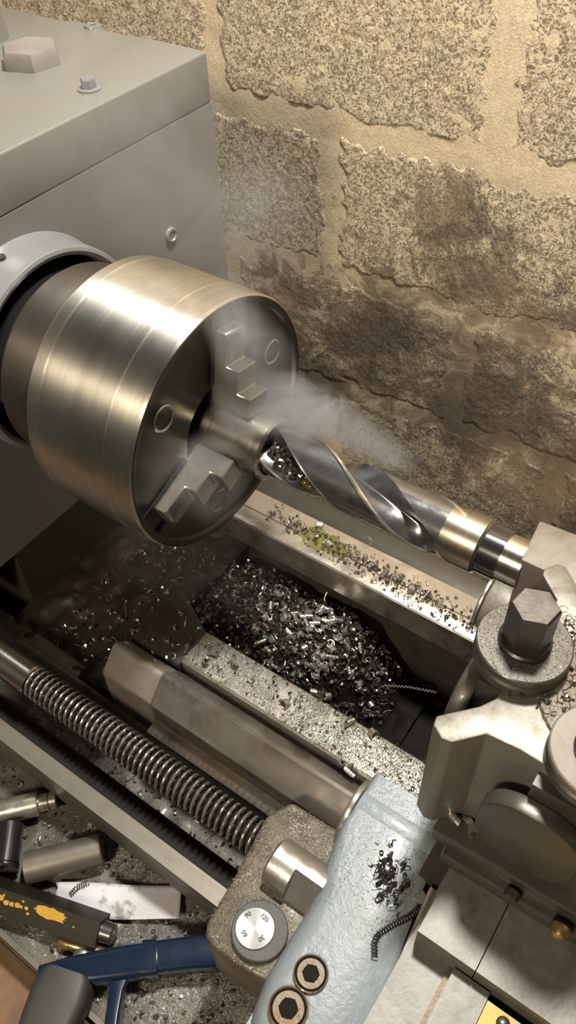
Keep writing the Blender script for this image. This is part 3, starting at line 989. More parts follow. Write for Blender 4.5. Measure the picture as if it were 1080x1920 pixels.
for s, px, py in (('90', 462, 1709), ('120', 501, 1716), ('60', 454, 1753), ('30', 493, 1764)):
    P = at(478 + (px - 478) * 0.80, 1740 + (py - 1740) * 0.80, Z=-0.1714)
    d = Vector((P.x - DC.x, P.y - DC.y))
    text_mesh('numeral', s, 0.0042, M['ink'], dface, (P.x, P.y, -0.17125), math.atan2(d.y, d.x) - PI / 2)
for i in range(12):
    t = i * PI / 6 + 0.3
    c0 = Vector((DC.x + 0.003, DC.y + 0.001, -0.1728))
    a_ = c0 + Vector((0.0150 * math.cos(t), 0.0150 * math.sin(t), 0))
    b_ = c0 + Vector((0.0180 * math.cos(t), 0.0180 * math.sin(t), 0))
    finish('scale_mark', tube([a_, b_], 0.00018, 6), M['ink'], bez)

sh = thing('clamp_shaft', 'short bright steel shaft with a milled flat beside the numbered dial', 'shaft', (0.19, -0.188, -0.2))
SC = (-0.1895, -0.171)
bm = revolve([(0.174, 0.0), (0.174, 0.0155), (0.1755, 0.0172), (0.2145, 0.0172), (0.2145, 0.0)], 72, 'X', (0, SC[0], SC[1]))
# milled flat: push the wall in over part of the length
for v in bm.verts:
    pass
fl_n = Vector((0, -0.80, 0.60))
geom = bm.verts[:] + bm.edges[:] + bm.faces[:]
bmesh.ops.bisect_plane(bm, geom=geom, plane_co=(0.193, 0, 0), plane_no=(1, 0, 0))
bmesh.ops.bisect_plane(bm, geom=bm.verts[:] + bm.edges[:] + bm.faces[:], plane_co=(0.1932, 0, 0), plane_no=(1, 0, 0))
for v in bm.verts:
    if v.co.x > 0.1931:
        q = v.co - Vector((v.co.x, SC[0], SC[1]))
        h = q.dot(fl_n)
        if h > 0.0115: v.co = v.co - fl_n * (h - 0.0115)
finish('shaft_body', bm, M['steel'], sh, smooth=28)

# ------------------------------------------------------------------ cross slide
cs = thing('cross_slide', 'worn ground steel cross slide with stepped plates on the carriage', 'cross slide', (0.33, -0.18, -0.145))
finish('dovetail_way', box(0.2775, 0.3035, -0.40, 0.08, -0.148, -0.1335, 0.0008), M['slide'], cs)
finish('dark_gib', box(0.3035, 0.3065, -0.40, -0.190, -0.146, -0.131, 0.0003), M['rust_screw'], cs)
zc = -0.110
finish('slide_plate', box(0.2805, 0.3170, -0.1915, -0.06, -0.134, zc, 0.0010), M['slide'], cs)
finish('slide_plate', box(0.3176, 0.45, -0.1915, -0.06, -0.134, zc, 0.0010), M['slide'], cs)
finish('lower_plate', box(0.3066, 0.3292, -0.40, -0.1925, -0.142, -0.1245, 0.0008), M['slide'], cs)
yp = finish('brass_plate', box(0.3296, 0.40, -0.40, -0.197, -0.142, -0.1235, 0.0008), M['yellow_plate'], cs)
tag(yp, 'yellow metal name plate')
P = at(943, 1920, Z=-0.1235)
finish('plate_screw', revolve([(-0.124, 0.004), (-0.1225, 0.0038), (-0.1215, 0.002), (-0.1214, 0)], 24, 'Z', (P.x, P.y, 0)), M['hexblack'], cs)

# compound slide
cp = thing('compound_slide', 'dark oily compound slide body below the tool post', 'compound slide', (0.34, -0.1, -0.11))
finish('base', prism([(0.272, -0.150), (0.42, -0.146), (0.42, 0.0), (0.272, 0.0)], -0.1098, -0.096, 0.0015), M['dark_steel'], cp)
finish('upper_body', prism([(0.262, -0.146), (0.43, -0.142), (0.43, 0.0), (0.262, 0.0)], -0.0955, -0.0805, 0.0015), M['dark_steel'], cp)
P = at(1050, 1745, Y=-0.152)
finish('ball_oiler', revolve([(-0.150, 0.006), (-0.1525, 0.006), (-0.156, 0.0042), (-0.158, 0.0)], 24, 'Y', (P.x, 0, P.z)), M['brass'], cp)
finish('gib_screw', revolve([(-0.148, 0.0045), (-0.153, 0.0045), (-0.153, 0.0)], 20, 'Y', (P.x - 0.03, 0, P.z + 0.001)), M['dark_steel'], cp)

# ------------------------------------------------------------------ tool post
tpz0, tpz = -0.080, 0.020
TC = (0.320, -0.077)
tp = thing('tool_post', 'star shaped steel tool post block with four horned corners', 'tool post', (TC[0], TC[1], tpz0))
quarter = [(0.0525, 0.030), (0.0575, 0.039), (0.0735, 0.0565), (0.0725, 0.062), (0.0655, 0.0665), (0.060, 0.0655), (0.0475, 0.0515), (0.030, 0.050)]
pts = []
for i in range(4):
    c_, s_ = round(math.cos(i * PI / 2)), round(math.sin(i * PI / 2))
    for a, b in quarter:
        pts.append((TC[0] + a * c_ - b * s_, TC[1] + a * s_ + b * c_))
# the corner that faces the chuck and the operator carries its wide jaw on the chuck side
pts = [(2 * TC[0] - x, y) for x, y in pts]
pts = [(x, 2 * TC[1] - y) for x, y in pts]
finish('star_block', prism(pts, tpz0, tpz, 0.0010, 2), M['post'], tp)
finish('top_grit_plate', revolve([(tpz - 0.001, 0.040), (tpz + 0.0015, 0.038), (tpz + 0.003, 0.02), (tpz + 0.003, 0)], 40, 'Z', (TC[0] + 0.0, TC[1], 0)), M['rough_cast'], tp)
sides = [(-1, 0, 'chuck'), (0, -1, 'operator')]
for ax, ay, nm in sides:
    bx, by = TC[0] + 0.053 * ax, TC[1] + 0.053 * ay
    if nm == 'operator': bx, by = bx + 0.004, by + 0.016
    cl = thing('tool_clamp', {'chuck': 'black hex bolt on two round washers at the chuck side of the tool post',
                              'operator': 'purplish hex bolt and washers above an oval plate on the tool post'}[nm], 'clamp bolt', (bx, by, -0.06), 'clamp bolts on the tool post')
    mt = M['dark_steel'] if nm == 'chuck' else M['holder']
    finish('top_washer', revolve([(0.0300, 0.012), (0.0300, 0.0245), (0.0308, 0.0255), (0.0342, 0.0255), (0.0350, 0.0247), (0.0350, 0.012)], 72, 'Z', (bx, by, 0)), mt, cl)
    finish('lower_washer', revolve([(0.0205, 0.010), (0.0205, 0.0245), (0.0215, 0.0255), (0.0265, 0.0255), (0.0275, 0.0240), (0.0300, 0.0238), (0.0300, 0.012)], 72, 'Z', (bx, by, 0)), M['dark_steel'], cl)
    finish('bolt_collar', revolve([(0.034, 0.0), (0.034, 0.0142), (0.0375, 0.0142), (0.0385, 0.013), (0.0385, 0.0)], 48, 'Z', (bx, by, 0)), M['hexblack'], cl)
    finish('hex_head', hexagon(0.0225, 0.0385, 0.067, (bx, by), 0.35 if nm == 'chuck' else 0.1, 0.07), M['hexblack'], cl)
    finish('stem', revolve([(-0.06, 0.0), (-0.06, 0.0125), (0.0206, 0.0125), (0.0206, 0.0)], 32, 'Z', (bx, by, 0)), M['dark_steel'], cl)
    # upright oval clamp plate
    n_ = 40
    ov = []
    hw, hh, rr = (0.034, 0.0315, 0.026) if nm == 'chuck' else (0.028, 0.031, 0.023)
    for q in range(n_):
        t = 2 * PI * q / n_
        ov.append((math.copysign(hw - rr, math.cos(t)) + rr * math.cos(t), -0.034 + math.copysign(hh - rr, math.sin(t)) + rr * math.sin(t)))
    u0, u1 = (0.0665, 0.0775) if nm == 'chuck' else (0.0590, 0.0695)
    if nm == 'operator':
        bm = prism([(TC[0] - 0.009 + a, b + 0.003) for a, b in ov], TC[1] - u1, TC[1] - u0, 0.002, 2, 'Y')
    else:
        bm = prism([(TC[1] + a, b + 0.004) for a, b in ov], TC[0] - u1, TC[0] - u0, 0.002, 2, 'X')
    finish('clamp_plate', bm, M['dark_steel'], cl, smooth=40)
    # carrier between plate and block
    if nm == 'operator': bm = box(bx - 0.022, bx + 0.018, TC[1] - u0, TC[1] - 0.045, -0.066, 0.012, 0.002)
    else: bm = box(TC[0] - u0, TC[0] - 0.045, by - 0.02, by + 0.02, -0.060, 0.012, 0.002)
    finish('carrier', bm, M['dark_steel'], cl)
# holder block that takes the drill shank
a_, b_ = at(1012, 979, Z=0.026), at(974, 1056, Z=0.026)
hb = thing('drill_holder', 'brown stained square steel block holding the drill shank', 'tool holder', (0.29, 0.0, -0.05))
finish('holder_body', prism([(0.2385, -0.0100), (0.345, -0.0100), (0.345, 0.034), (0.2350, 0.0260)], -0.040, 0.016, 0.0014, 2), M['holder'], hb)
finish('holder_foot', box(0.262, 0.34, -0.0090, 0.022, -0.0800, -0.0402, 0.001), M['dark_steel'], hb)

# ------------------------------------------------------------------ things lying in the tray
def lying(name, p0, p1, r0, prof, mat, label, cat, seg=40, zb=ZT + 0.002):
    """a turned part lying on the tray along the sight points p0 -> p1; prof: (fraction, radius)"""
    a = at(*p0, Z=zb + r0)
    b = at(*p1, Z=zb + r0)
    d = b - a
    L = d.length
    bm = revolve([(f * L, r) for f, r in prof], seg, 'X')
    M4 = Matrix.Translation(a) @ d.to_track_quat('X', 'Z').to_matrix().to_4x4()
    o = finish(name, xform(bm, M4), mat)
    return tag(o, label, cat)


pin = lying('turned_pin', (-60, 1536), (107, 1499), 0.0105,
            [(0, 0), (0, 0.0105), (0.79, 0.0105), (0.80, 0.0095), (0.80, 0.0078), (0.905, 0.0078), (0.905, 0.0066), (0.925, 0.0066), (0.925, 0.0078), (0.99, 0.0078), (1, 0.0070), (1, 0)],
            M['pin_steel'], 'pale turned steel pin with a grooved stepped end in the tray', 'pin')
blk = lying('black_sleeve', (20, 1548), (8, 1632), 0.0115,
            [(0.05, 0.0), (0.05, 0.0085), (0, 0.0095), (0, 0.0115), (0.88, 0.0115), (0.9, 0.0105), (0.94, 0.0105), (0.95, 0.0115), (1, 0.0108), (1, 0)],
            M['black'], 'black round sleeve lying under the turned pin', 'sleeve')
blk.location.z -= 0.0
cyl = lying('steel_slug', (48, 1628), (192, 1592), 0.0128,
            [(0, 0), (0, 0.0118), (0.012, 0.0128), (0.985, 0.0128), (1, 0.0120), (1, 0.0085), (0.93, 0.0080), (0.93, 0)],
            M['bar'], 'plain bored steel cylinder between the square bar and the control bar', 'cylinder')
brs = lying('brass_pin', (112, 1764), (235, 1800), 0.0050,
            [(0, 0), (0, 0.0042), (0.03, 0.0050), (0.16, 0.0050), (0.17, 0.0045), (0.20, 0.0045), (0.21, 0.0050), (1, 0.0050), (1, 0)],
            M['brass'], 'thin brass pin lying between the square bar and the hacksaw', 'pin')
P = at(152, 1790, Z=ZT + 0.012)
zb = thing('pan_head_bolt', 'zinc pan head bolt standing beside the brass pin', 'bolt', (P.x, P.y, ZT))
finish('head', revolve([(ZT + 0.006, 0.0), (ZT + 0.006, 0.0078), (ZT + 0.009, 0.0074), (ZT + 0.0115, 0.0052), (ZT + 0.0124, 0.0024), (ZT + 0.0124, 0)], 36, 'Z', (P.x, P.y, 0)), M['zinc'], zb)
finish('bolt_shank', revolve([(ZT - 0.002, 0.0), (ZT - 0.002, 0.0035), (ZT + 0.006, 0.0035), (ZT + 0.006, 0)], 20, 'Z', (P.x, P.y, 0)), M['zinc'], zb)

# square tool bar with flaking yellow paint
tbq = thing('square_tool_bar', 'black square steel bar with flaking yellow paint in the tray', 'tool bar', (0, -0.29, ZT))
HB = 0.0099            # half the side of the bar, which leans on one edge
RO = math.radians(36)
zr = ZT + 2 * HB * (math.sin(RO) + math.cos(RO)) + 0.001
f0, f1 = at(0, 1665, Z=zr), at(188, 1730, Z=zr)
dv = (f1 - f0)
dv.z = 0
dv.normalize()
nv = Vector((-dv.y, dv.x, 0))
oc = f1 - nv * (HB * (math.cos(RO) - math.sin(RO))) - dv * 0.21
oc.z = ZT + HB * (math.sin(RO) + math.cos(RO)) + 0.001
MB = Matrix(((dv.x, nv.x, 0, oc.x), (dv.y, nv.y, 0, oc.y), (0, 0, 1, oc.z), (0, 0, 0, 1))) @ Matrix.Rotation(RO, 4, 'X')
MBI = MB.inverted()
finish('bar_body', xform(box(0, 0.21, -HB, HB, -HB, HB, 0.0008, 2), MB), M['toolbar'], tbq)
bm = revolve([(0.2095, 0.0), (0.2095, 0.0082), (0.219, 0.0078), (0.220, 0.0068), (0.220, 0)], 32, 'X')
finish('end_stub', xform(bm, MB), M['hexblack'], tbq)
rp = random.Random(8)


def flake(u, v, w_, h_, n=14):
    """thin flake of paint on the bar's upper side"""
    ptsf = []
    for q in range(n):
        t = 2 * PI * q / n
        sq = 1.0 / max(abs(math.cos(t)), abs(math.sin(t)))
        rr = (0.55 + 0.45 * sq) * rp.uniform(0.82, 1.08)
        ptsf.append((u + w_ * rr * math.cos(t) * 0.72, v + h_ * rr * math.sin(t) * 0.72))
    return prism(ptsf, HB - 0.0002, HB + 0.0004, 0, 1)


def on_front(px, py):
    o_ = MBI @ Vector(CAM)
    d = MBI.to_3x3() @ Vector(RW.T @ np.array([(px - 540) / FPX, (py - 960) / FPX, 1.0]))
    Pq = o_ + d * ((HB - o_.z) / d.z)
    return Pq.x, Pq.y


u, v = on_front(94, 1713)
finish('yellow_paint', xform(flake(u, v, 0.0195, 0.0062, 26), MB), M['yellow'], tbq)
for px, py, w_ in ((2, 1683, .004), (12, 1692, .0035), (22, 1695, .003), (33, 1697, .0035), (40, 1700, .002), (50, 1703, .0025), (52, 1713, .0018), (44, 1690, .0015), (138, 1738, .0012), (8, 1678, .0015)):
    u, v = on_front(px, py)
    finish('yellow_paint', xform(flake(u, v, w_, w_ * 0.8, 9), MB), M['yellow'], tbq)

# spotted paper strip, slightly curled, with a curl of swarf on it
ZP = ZT + 0.0055
pc = [at(px, py, Z=ZP) for px, py in ((98, 1675), (118, 1652), (341, 1661), (337, 1724), (170, 1722))]
n1_, n2_ = 34, 10
Pg = np.zeros((n1_, n2_, 3))
A_, B_, C_, D_ = (np.array(at(px, py, Z=ZP)) for px, py in ((104, 1654), (341, 1661), (337, 1724), (100, 1722)))
for i in range(n1_):
    for j in range(n2_):
        s_, t_ = i / (n1_ - 1), j / (n2_ - 1)
        Pp = (A_ * (1 - s_) + B_ * s_) * (1 - t_) + (D_ * (1 - s_) + C_ * s_) * t_
        Pp[2] += 0.0018 * math.sin(s_ * 7.0 + t_) + 0.0015 * (t_ - 0.5) ** 2
        if i == 0: Pp[:2] += (0.006 * (t_ > 0.5) + 0.003 * rp.random(), 0)
        Pg[i, j] = Pp
pap = grid_mesh('paper_strip', Pg[:, ::-1], M['paper'])
pap.modifiers.new('thickness', 'SOLIDIFY').thickness = 0.0005
tag(pap, 'white oil spotted paper strip under the square bar', 'paper')

# hacksaw
ZH = ZT + 0.016
hk = thing('hacksaw', 'blue framed hacksaw with a dark moulded grip lying on the tray', 'hacksaw', (0.06, -0.30, ZT))


def pth(pp, z=ZH): return [at(px, py, Z=z) for px, py in pp]


def rect_tube(pts, hw, hh, r=0.003, up=Vector((0, 0, 1))):
    """bar of rounded rectangular section along points"""
    bm = bmesh.new()
    sec = []
    for sx, sy in ((1, 1), (-1, 1), (-1, -1), (1, -1)):
        for q in range(4):
            t = {(1, 1): 0, (-1, 1): PI / 2, (-1, -1): PI, (1, -1): 1.5 * PI}[(sx, sy)] + q / 3 * PI / 2
            sec.append((sx, sy, math.cos(t), math.sin(t)))
    rings = []
    for i, p in enumerate(pts):
        a, b = pts[max(i - 1, 0)], pts[min(i + 1, len(pts) - 1)]
        t = (b - a).normalized()
        n = t.cross(up).normalized()
        m = n.cross(t).normalized()
        w_ = hw[i] if isinstance(hw, list) else hw
        h_ = hh[i] if isinstance(hh, list) else hh
        rr = min(r, w_ * .95, h_ * .95)
        rings.append([bm.verts.new(p + n * (sx * (w_ - rr) + rr * c) + m * (sy * (h_ - rr) + rr * s)) for sx, sy, c, s in sec])
    for A, B in zip(rings, rings[1:]):
        for q in range(16):
            j = (q + 1) % 16
            bm.faces.new([A[q], A[j], B[j], B[q]])
    bm.faces.new(rings[0][::-1])
    bm.faces.new(rings[-1])
    bmesh.ops.recalc_face_normals(bm, faces=bm.faces)
    return bm


finish('frame_tube', rect_tube(pth(((285, 1800), (360, 1791), (440, 1785), (510, 1780))), 0.0115, 0.0115, 0.004), M['blue'], hk, smooth=40)
finish('frame_joint', rect_tube(pth(((270, 1802), (284, 1801), (298, 1799))), 0.0128, 0.0128, 0.004), M['blue'], hk, smooth=40)
finish('frame_neck', rect_tube(pth(((78, 1836), (130, 1826), (190, 1816), (240, 1808), (275, 1803))), [0.008, 0.010, 0.0115, 0.0122, 0.0120], 0.0115, 0.005), M['blue'], hk, smooth=40)
finish('grip', rect_tube(pth(((133, 1826), (128, 1838), (114, 1872), (96, 1915), (80, 1965), (68, 2010)), ZH + 0.001), [0.017, 0.0205, 0.022, 0.021, 0.020, 0.019], 0.0145, 0.008), M['grip'], hk, smooth=45)
finish('blade_post', rect_tube(pth(((228, 1815), (222, 1860), (214, 1910), (208, 1970)), ZH - 0.002), [0.011, 0.0055, 0.005, 0.005], 0.009, 0.002), M['blue'], hk, smooth=40)
finish('blade', rect_tube(pth(((205, 1975), (300, 1964), (400, 1952)), ZH - 0.002), 0.0006, 0.006, 0.0005), M['bar'], hk)

# ------------------------------------------------------------------ swarf lying about
r2 = np.random.default_rng(21)


def stuff(name, label, items=None, mat=None, obj=None):
    o = obj if obj is not None else bulk(name, items, mat)
    return tag(o, label, 'metal chips', kind='stuff')


# dust and short chips on the front flat way
n = 9000
x = 0.008 + (0.25 - 0.008) * r2.random(n)
y = -0.0945 + 0.034 * r2.random(n) ** 0.9
keep = hnoise(x, y, 61, ((0.02, 1.0), (0.008, .6))) + 0.55 * (x / 0.2 - 0.5) > -0.12
x, y = x[keep], y[keep]
stuff('steel_grit', 'pale steel grit spread over the flat front bed way', obj=grains('steel_grit', np.stack([x, y, np.full_like(x, -0.1898)], -1), r2, .00020, .00062, M['grit']))
it = chips_at(np.stack([r2.uniform(0.0, .24, 230), -.094 + .036 * r2.random(230), np.zeros(230)], -1), r2, .55, -0.1898)
stuff('fine_swarf', 'fine dark swarf scattered over the flat front bed way', it, M['chip_dark'])
# band of dark curls along the rear way
t = r2.random(520)
bx_ = -0.03 + 0.24 * t
by_ = 0.0855 - 0.013 * t + 0.0065 * r2.normal(size=520)
by_ = np.clip(by_, 0.0625, 0.101)
it = chips_at(np.stack([bx_, by_, 0 * bx_], -1), r2, .72, -0.1902)
stuff('oily_swarf', 'band of oily dark swarf along the rear bed way', it, M['chip_dark'])
# swarf round the gap below the chuck
gx, gy = r2.uniform(-0.16, 0.0, 280), r2.uniform(-0.12, 0.05, 280)
gapz = lambda X_, Y_: np.where((X_ > -0.049) & (Y_ < -0.04), -0.1922, -0.262 + 0.10 * np.clip((X_ + 0.16) / 0.14, 0, 1) ** 2 * 0.35)
gm = thing('gap_muck', 'oily black muck filling the bed gap below the chuck', 'muck', (-0.1, -0.03, -0.30), kind='stuff')
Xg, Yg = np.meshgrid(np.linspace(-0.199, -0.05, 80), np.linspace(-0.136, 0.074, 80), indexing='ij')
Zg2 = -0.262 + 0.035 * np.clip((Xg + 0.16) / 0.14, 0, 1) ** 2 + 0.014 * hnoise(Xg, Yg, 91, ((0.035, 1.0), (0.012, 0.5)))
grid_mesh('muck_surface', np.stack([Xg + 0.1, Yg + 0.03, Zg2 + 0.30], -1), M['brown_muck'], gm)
it = chips_at(np.stack([gx, gy, gapz(gx, gy) + 0.002], -1), r2, .8)
for q, (V, Q, Pq) in enumerate(it): Pq[2] = float(gapz(np.array(Pq[0]), np.array(Pq[1]))) + 0.001 + 0.004 * r2.random()
stuff('wiry_swarf', 'thin wiry swarf scattered below the chuck', it, M['chip'])
# tray: grit in drifts and dark chips
n = 60000
x = r2.uniform(-0.12, 0.24, n)
y = r2.uniform(-0.318, -0.212, n)
keep = hnoise(x, y, 15, ((0.045, 1.0), (0.015, .7))) + 0.35 * np.clip((x - 0.03) / 0.1, -1, 1) > -0.02
x, y = x[keep], y[keep]
zt_ = ZT + 0.006 * hnoise(x, y, 77, ((0.05, 0.6), (0.015, 0.5), (0.006, 0.3)))
stuff('tray_grit', 'pale grey metal grit drifted over the chip tray', obj=grains('tray_grit', np.stack([x, y, zt_], -1), r2, .00025, .00075, M['grit_pale']))
n = 900
x = r2.uniform(-0.13, 0.2, n)
y = r2.uniform(-0.315, -0.153, n)
zt_ = ZT + 0.006 * hnoise(x, y, 77, ((0.05, 0.6), (0.015, 0.5), (0.006, 0.3))) + 0.001
stuff('tray_swarf', 'small dark oily swarf strewn over the chip tray', chips_at(np.stack([x, y, zt_], -1), r2, .75), M['chip_dark'])
# grit on the dial block and on the carriage wing
n = 2600
pb = [np.array(at(px, py, Z=-0.1778)) for px, py in zip(r2.uniform(395, 640, n), r2.uniform(1520, 1820, n))]
from mathutils import geometry as _g
poly = [Vector((p.x, p.y)) for p in outl]


def inside(p):
    c_ = False
    j = len(poly) - 1
    for i in range(len(poly)):
        a, b = poly[i], poly[j]
        if (a.y > p[1]) != (b.y > p[1]) and p[0] < (b.x - a.x) * (p[1] - a.y) / (b.y - a.y) + a.x: c_ = not c_
        j = i
    return c_


pb = [p for p in pb if inside(p) and (Vector((p[0], p[1])) - Vector((DC.x + .003, DC.y + .001))).length > 0.0195 and p[0] < 0.205]
stuff('block_grit', 'shiny grit on top of the cast dial block', obj=grains('block_grit', pb, r2, .0002, .0007, M['grit']))
n = 900
pw = []
for _ in range(n):
    yy = r2.uniform(-0.20, -0.108)
    xx = r2.uniform(0.210, 0.262)
    pw.append((xx, yy, ZC - 0.004 * max(0, (-yy - 0.16) / 0.1) + 0.0001))
stuff('wing_grit', 'fine shiny grit on the carriage casting', obj=grains('wing_grit', pw, r2, .00015, .0005, M['grit']))
n = 700
pt_ = []
while len(pt_) < n:
    a_ = r2.uniform(0, 2 * PI)
    r_ = r2.uniform(.014, .0245)
    pt_.append((TC[0] - 0.053 + r_ * math.cos(a_), TC[1] + r_ * math.sin(a_), 0.0351))
stuff('washer_grit', 'bright grit on the washer under the black hex bolt', obj=grains('washer_grit', pt_, r2, .00015, .0006, M['grit']))
it = []
for _ in range(260):
    xx, yy = r2.uniform(0.272, 0.335), r2.uniform(-0.105, -0.035)
    if math.hypot(xx - TC[0] + .053, yy - TC[1]) < .0265 or math.hypot(xx - .324, yy + .114) < .0265: continue
    V, Q = random_chip(r2, .7)
    V = V @ rrot(r2).T
    it.append((V, Q, np.array([xx, yy, 0.0225 - V[:, 2].min() * .5])))
stuff('post_swarf', 'oily chips heaped on top of the tool post', it, M['chip_dark'])

# single chips large enough to pick apart
protos = []
for q in range(10):
    kind = q % 4
    if kind == 0: V, Q = ribbon(.0026, .0004, .8, .0042, .0004, 12)
    elif kind == 1: V, Q = ribbon(.0020, .0030, 2.2, .0028, .0004, 10)
    elif kind == 2: V, Q = ribbon(.0036, .0010, .55, .0034, .0004, 14)
    else: V, Q = ribbon(.0016, .0022, 3.4, .0018, .0003, 9)
    V = V * r2.uniform(1.0, 1.5)
    me = bpy.data.meshes.new('metal_chip')
    me.from_pydata(V.tolist(), [], Q.tolist())
    me.materials.append(M['chip'] if q != 5 else M['chip_dark'])
    me.polygons.foreach_set('use_smooth', [True] * len(me.polygons))
    me.set_sharp_from_angle(angle=math.radians(50))
    protos.append((me, np.abs(V).max() * 0.55, 'dark ' if q == 5 else 'bright ', ('open comma shaped', 'tightly coiled', 'wide curved', 'long spring shaped')[kind]))


def chip(loc, label, group, flat=True):
    me, h, tone, shape = protos[r2.integers(len(protos))]
    o = bpy.data.objects.new('metal_chip', me)
    link(o)
    o.location = (loc[0], loc[1], loc[2] + h)
    o.rotation_euler = tuple(r2.uniform(0, 2 * PI, 3))
    return tag(o, tone + shape + ' ' + label, 'metal chip', group)


for _ in range(150):
    xx = r2.normal(0.072, 0.045)
    yy = r2.uniform(-0.052, 0.050)
    if not -0.06 < xx < 0.140: continue
    chip((xx, yy, float(heap_z(np.array(xx), np.array(yy))) + 0.002), 'steel chip on the swarf heap between the ways', 'curled chips on the swarf heap')
for px, py in ((600, 984), (617, 1022), (560, 985), (612, 1030), (655, 1040), (690, 1012), (700, 1060), (745, 1085), (800, 1115), (822, 1130), (770, 1105), (640, 1050), (720, 1078)):
    P = at(px, py, Z=-0.188)
    chip((P.x, P.y, -0.1905), 'steel chip resting on the rear bed way', 'chips on the rear bed way')
for px, py in ((535, 1320), (548, 1312), (400, 1225), (440, 1245), (470, 1275), (655, 1355), (700, 1375), (350, 1215), (385, 1240), (640, 1430), (655, 1448)):
    P = at(px, py, Z=-0.188)
    chip((P.x, P.y, -0.1905), 'steel chip resting on the flat front bed way', 'chips on the front bed way')
for px, py in ((862, 1515), (876, 1545), (850, 1535), (890, 1560)):
    P = at(px, py, Z=-0.079)
    chip((P.x, P.y, -0.0803), 'chip caught beside the oval clamp plate', 'chips beside the clamp plate')


def coil(name, pts, r, pitch, label, mat, wire=0.0005):
    """long spring-like curl of swarf along sight points"""
    P_ = [Vector(p) for p in pts]
    L = sum((b - a).length for a, b in zip(P_, P_[1:]))
    n = int(L / pitch * 9)
    path = []
    cum = [0]
    for a, b in zip(P_, P_[1:]): cum.append(cum[-1] + (b - a).length)
    for i in range(n + 1):
        s_ = L * i / n
        q = 0
        while q < len(P_) - 2 and s_ > cum[q + 1]: q += 1
        a, b = P_[q], P_[q + 1]
        t_ = (b - a).normalized()
        c_ = a + t_ * (s_ - cum[q])
        nn = t_.cross(Vector((0, 0, 1))).normalized()
        mm = nn.cross(t_)
        ang = 2 * PI * s_ / pitch
        path.append(c_ + nn * r * math.cos(ang) + mm * r * math.sin(ang))
    o = finish(name, tube(path, wire, 5), mat)
    return tag(o, label, 'swarf curl')


coil('swarf_curl', [at(px, py, Z=ZP + 0.003) for px, py in ((132, 1677), (145, 1664), (166, 1655))], 0.0021, 0.0018, 'black springy swarf curl on the white paper strip', M['hexblack'], .0004)
coil('swarf_curl', [at(px, py, Z=ZC + 0.0005) for px, py in ((703, 1795), (702, 1765), (708, 1752), (735, 1735), (765, 1722), (790, 1700))], 0.0017, 0.0019, 'dark springy swarf curl lying across the blue grey carriage', M['hexblack'], .0005)
it = []
for _ in range(90):
    P = at(727 + 13 * r2.normal(), 1642 + 26 * r2.normal(), Z=ZC)
    V, Q = random_chip(r2, 1.0)
    V = V @ rrot(r2).T
    it.append((V, Q, np.array([P.x, P.y, ZC - 0.001 - V[:, 2].min() * r2.uniform(.3, 1.0)])))
stuff('chip_clump', 'dark clump of oily chips stuck on the blue grey carriage', it, M['hexblack'])
coil('swarf_curl', [at(px, py, Z=-0.232) for px, py in ((720, 1285), (765, 1288), (818, 1298))], 0.0009, 0.003, 'thin bright twisted swarf thread reaching past the heap', M['chip'], .0004)
P = at(789, 1681, Z=ZC + 0.002)
o = finish('metal_shard', prism([(P.x - .004, P.y - .003), (P.x + .0035, P.y - .004), (P.x + .004, P.y + .002), (P.x - .001, P.y + .005)], ZC - .0006, ZC + .0012, .0002, 1), M['zinc'])
tag(o, 'small bright square shard at the carriage edge', 'metal chip')

# cutting oil: thin wet patch on the rear way
k = NT('green_cutting_oil')
k.set(Base_Color=(0.16, 0.16, 0.02), Roughness=0.06)
k.b.inputs['Alpha'].default_value = 0.5
M['puddle'] = k.m
pc_ = at(608, 1016, Z=-0.1898)
ptsf = []
for q in range(28):
    t = 2 * PI * q / 28
    ptsf.append((pc_.x + 0.030 * math.cos(t) * rp.uniform(.8, 1.1), min(.1015, max(.062, pc_.y + 0.013 * math.sin(t) * rp.uniform(.75, 1.1)))))
o = finish('oil_puddle', prism(ptsf, -0.1903, -0.1893, 0.0003, 1), M['puddle'])
tag(o, 'thin greenish cutting oil puddle on the rear bed way', 'oil puddle')

# ------------------------------------------------------------------ smoke
k = NT('cutting_smoke')
t = k.t
out_ = [nd for nd in t.nodes if nd.type == 'OUTPUT_MATERIAL'][0]
t.nodes.remove(k.b)
g = k.n('NewGeometry').outputs['Position']
warp = k.n('TexNoise')
warp.inputs['Scale'].default_value = 9
warp.inputs['Detail'].default_value = 2
k.l(g, warp.inputs['Vector'])
wv = k.n('VectorMath', operation='MULTIPLY_ADD')
k.l(warp.outputs['Color'], wv.inputs[0])
wv.inputs[1].default_value = (0.09, 0.09, 0.09)
k.l(g, wv.inputs[2])
wsub = k.n('VectorMath', operation='SUBTRACT')
k.l(wv.outputs[0], wsub.inputs[0])
wsub.inputs[1].default_value = (0.045, 0.045, 0.045)
pos = wsub.outputs[0]
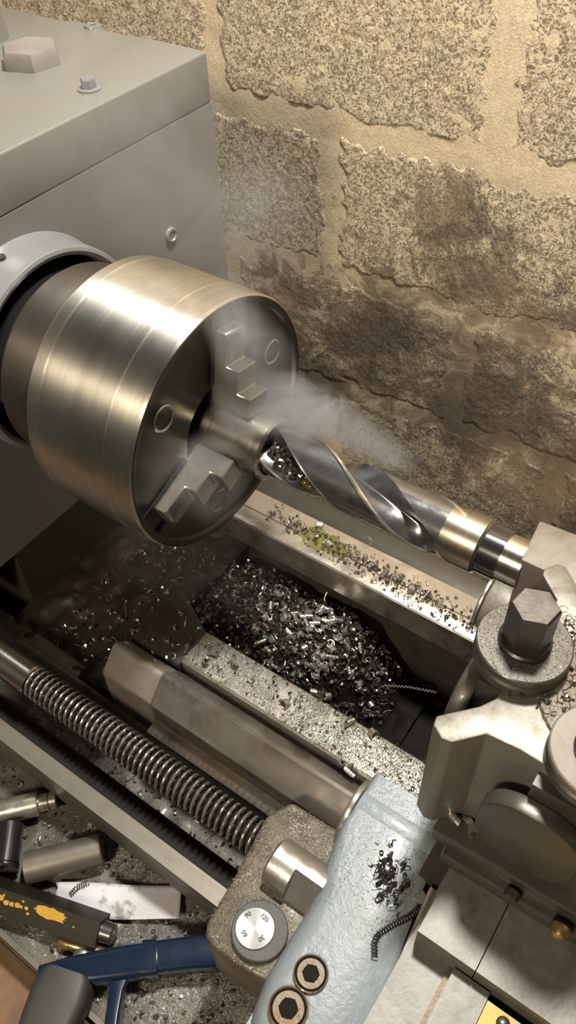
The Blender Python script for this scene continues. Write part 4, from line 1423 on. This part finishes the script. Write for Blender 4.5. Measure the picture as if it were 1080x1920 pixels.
# puffs: centre, radii, strength
PUFFS = [((0.040, 0.010, 0.030), (0.055, 0.040, 0.035), 1.9), ((0.095, 0.020, 0.028), (0.075, 0.024, 0.020), 1.1), ((0.020, 0.015, 0.075), (0.035, 0.030, 0.060), 0.55),
         ((0.022, -0.040, -0.012), (0.026, 0.042, 0.036), 0.40), ((-0.04, 0.05, 0.13), (0.10, 0.06, 0.06), 0.05), ((-0.13, 0.08, 0.17), (0.10, 0.10, 0.09), 0.035), ((-0.05, 0.0, -0.12), (0.14, 0.12, 0.08), 0.03)]
tot = None
for c_, r_, a_ in PUFFS:
    v1 = k.n('VectorMath', operation='SUBTRACT')
    k.l(pos, v1.inputs[0])
    v1.inputs[1].default_value = c_
    v2 = k.n('VectorMath', operation='DIVIDE')
    k.l(v1.outputs[0], v2.inputs[0])
    v2.inputs[1].default_value = r_
    v3 = k.n('VectorMath', operation='LENGTH')
    k.l(v2.outputs[0], v3.inputs[0])
    m_ = k.n('MapRange', interpolation_type='SMOOTHSTEP')
    m_.inputs['From Min'].default_value = 1.0
    m_.inputs['From Max'].default_value = 0.1
    m_.inputs['To Min'].default_value = 0.0
    m_.inputs['To Max'].default_value = a_
    k.l(v3.outputs['Value'], m_.inputs['Value'])
    tot = m_.outputs[0] if tot is None else k.math('ADD', tot, m_.outputs[0])
wisp = k.n('TexNoise')
wisp.inputs['Scale'].default_value = 22
wisp.inputs['Detail'].default_value = 3
wisp.inputs['Distortion'].default_value = 1.2
k.l(pos, wisp.inputs['Vector'])
wr = k.ramp(wisp.outputs['Fac'], [(0.36, 0.12), (0.66, 1.0)])
dens = k.math('MULTIPLY', k.math('MULTIPLY', tot, wr), 125.0)
sc_ = k.n('VolumeScatter')
sc_.inputs['Color'].default_value = (0.95, 0.94, 0.92, 1)
k.l(dens, sc_.inputs['Density'])
sc_.inputs['Anisotropy'].default_value = 0.2
k.l(sc_.outputs[0], out_.inputs['Volume'])
M['smoke'] = k.m
bm = bmesh.new()
bmesh.ops.create_icosphere(bm, subdivisions=3, radius=1.0)
bmesh.ops.transform(bm, matrix=Matrix.Translation((-0.01, 0.03, 0.03)) @ Matrix.Diagonal((0.24, 0.15, 0.26, 1)), verts=bm.verts)
o = finish('smoke', bm, M['smoke'])
tag(o, 'pale cutting smoke curling off the drill and chuck', 'smoke', kind='stuff')
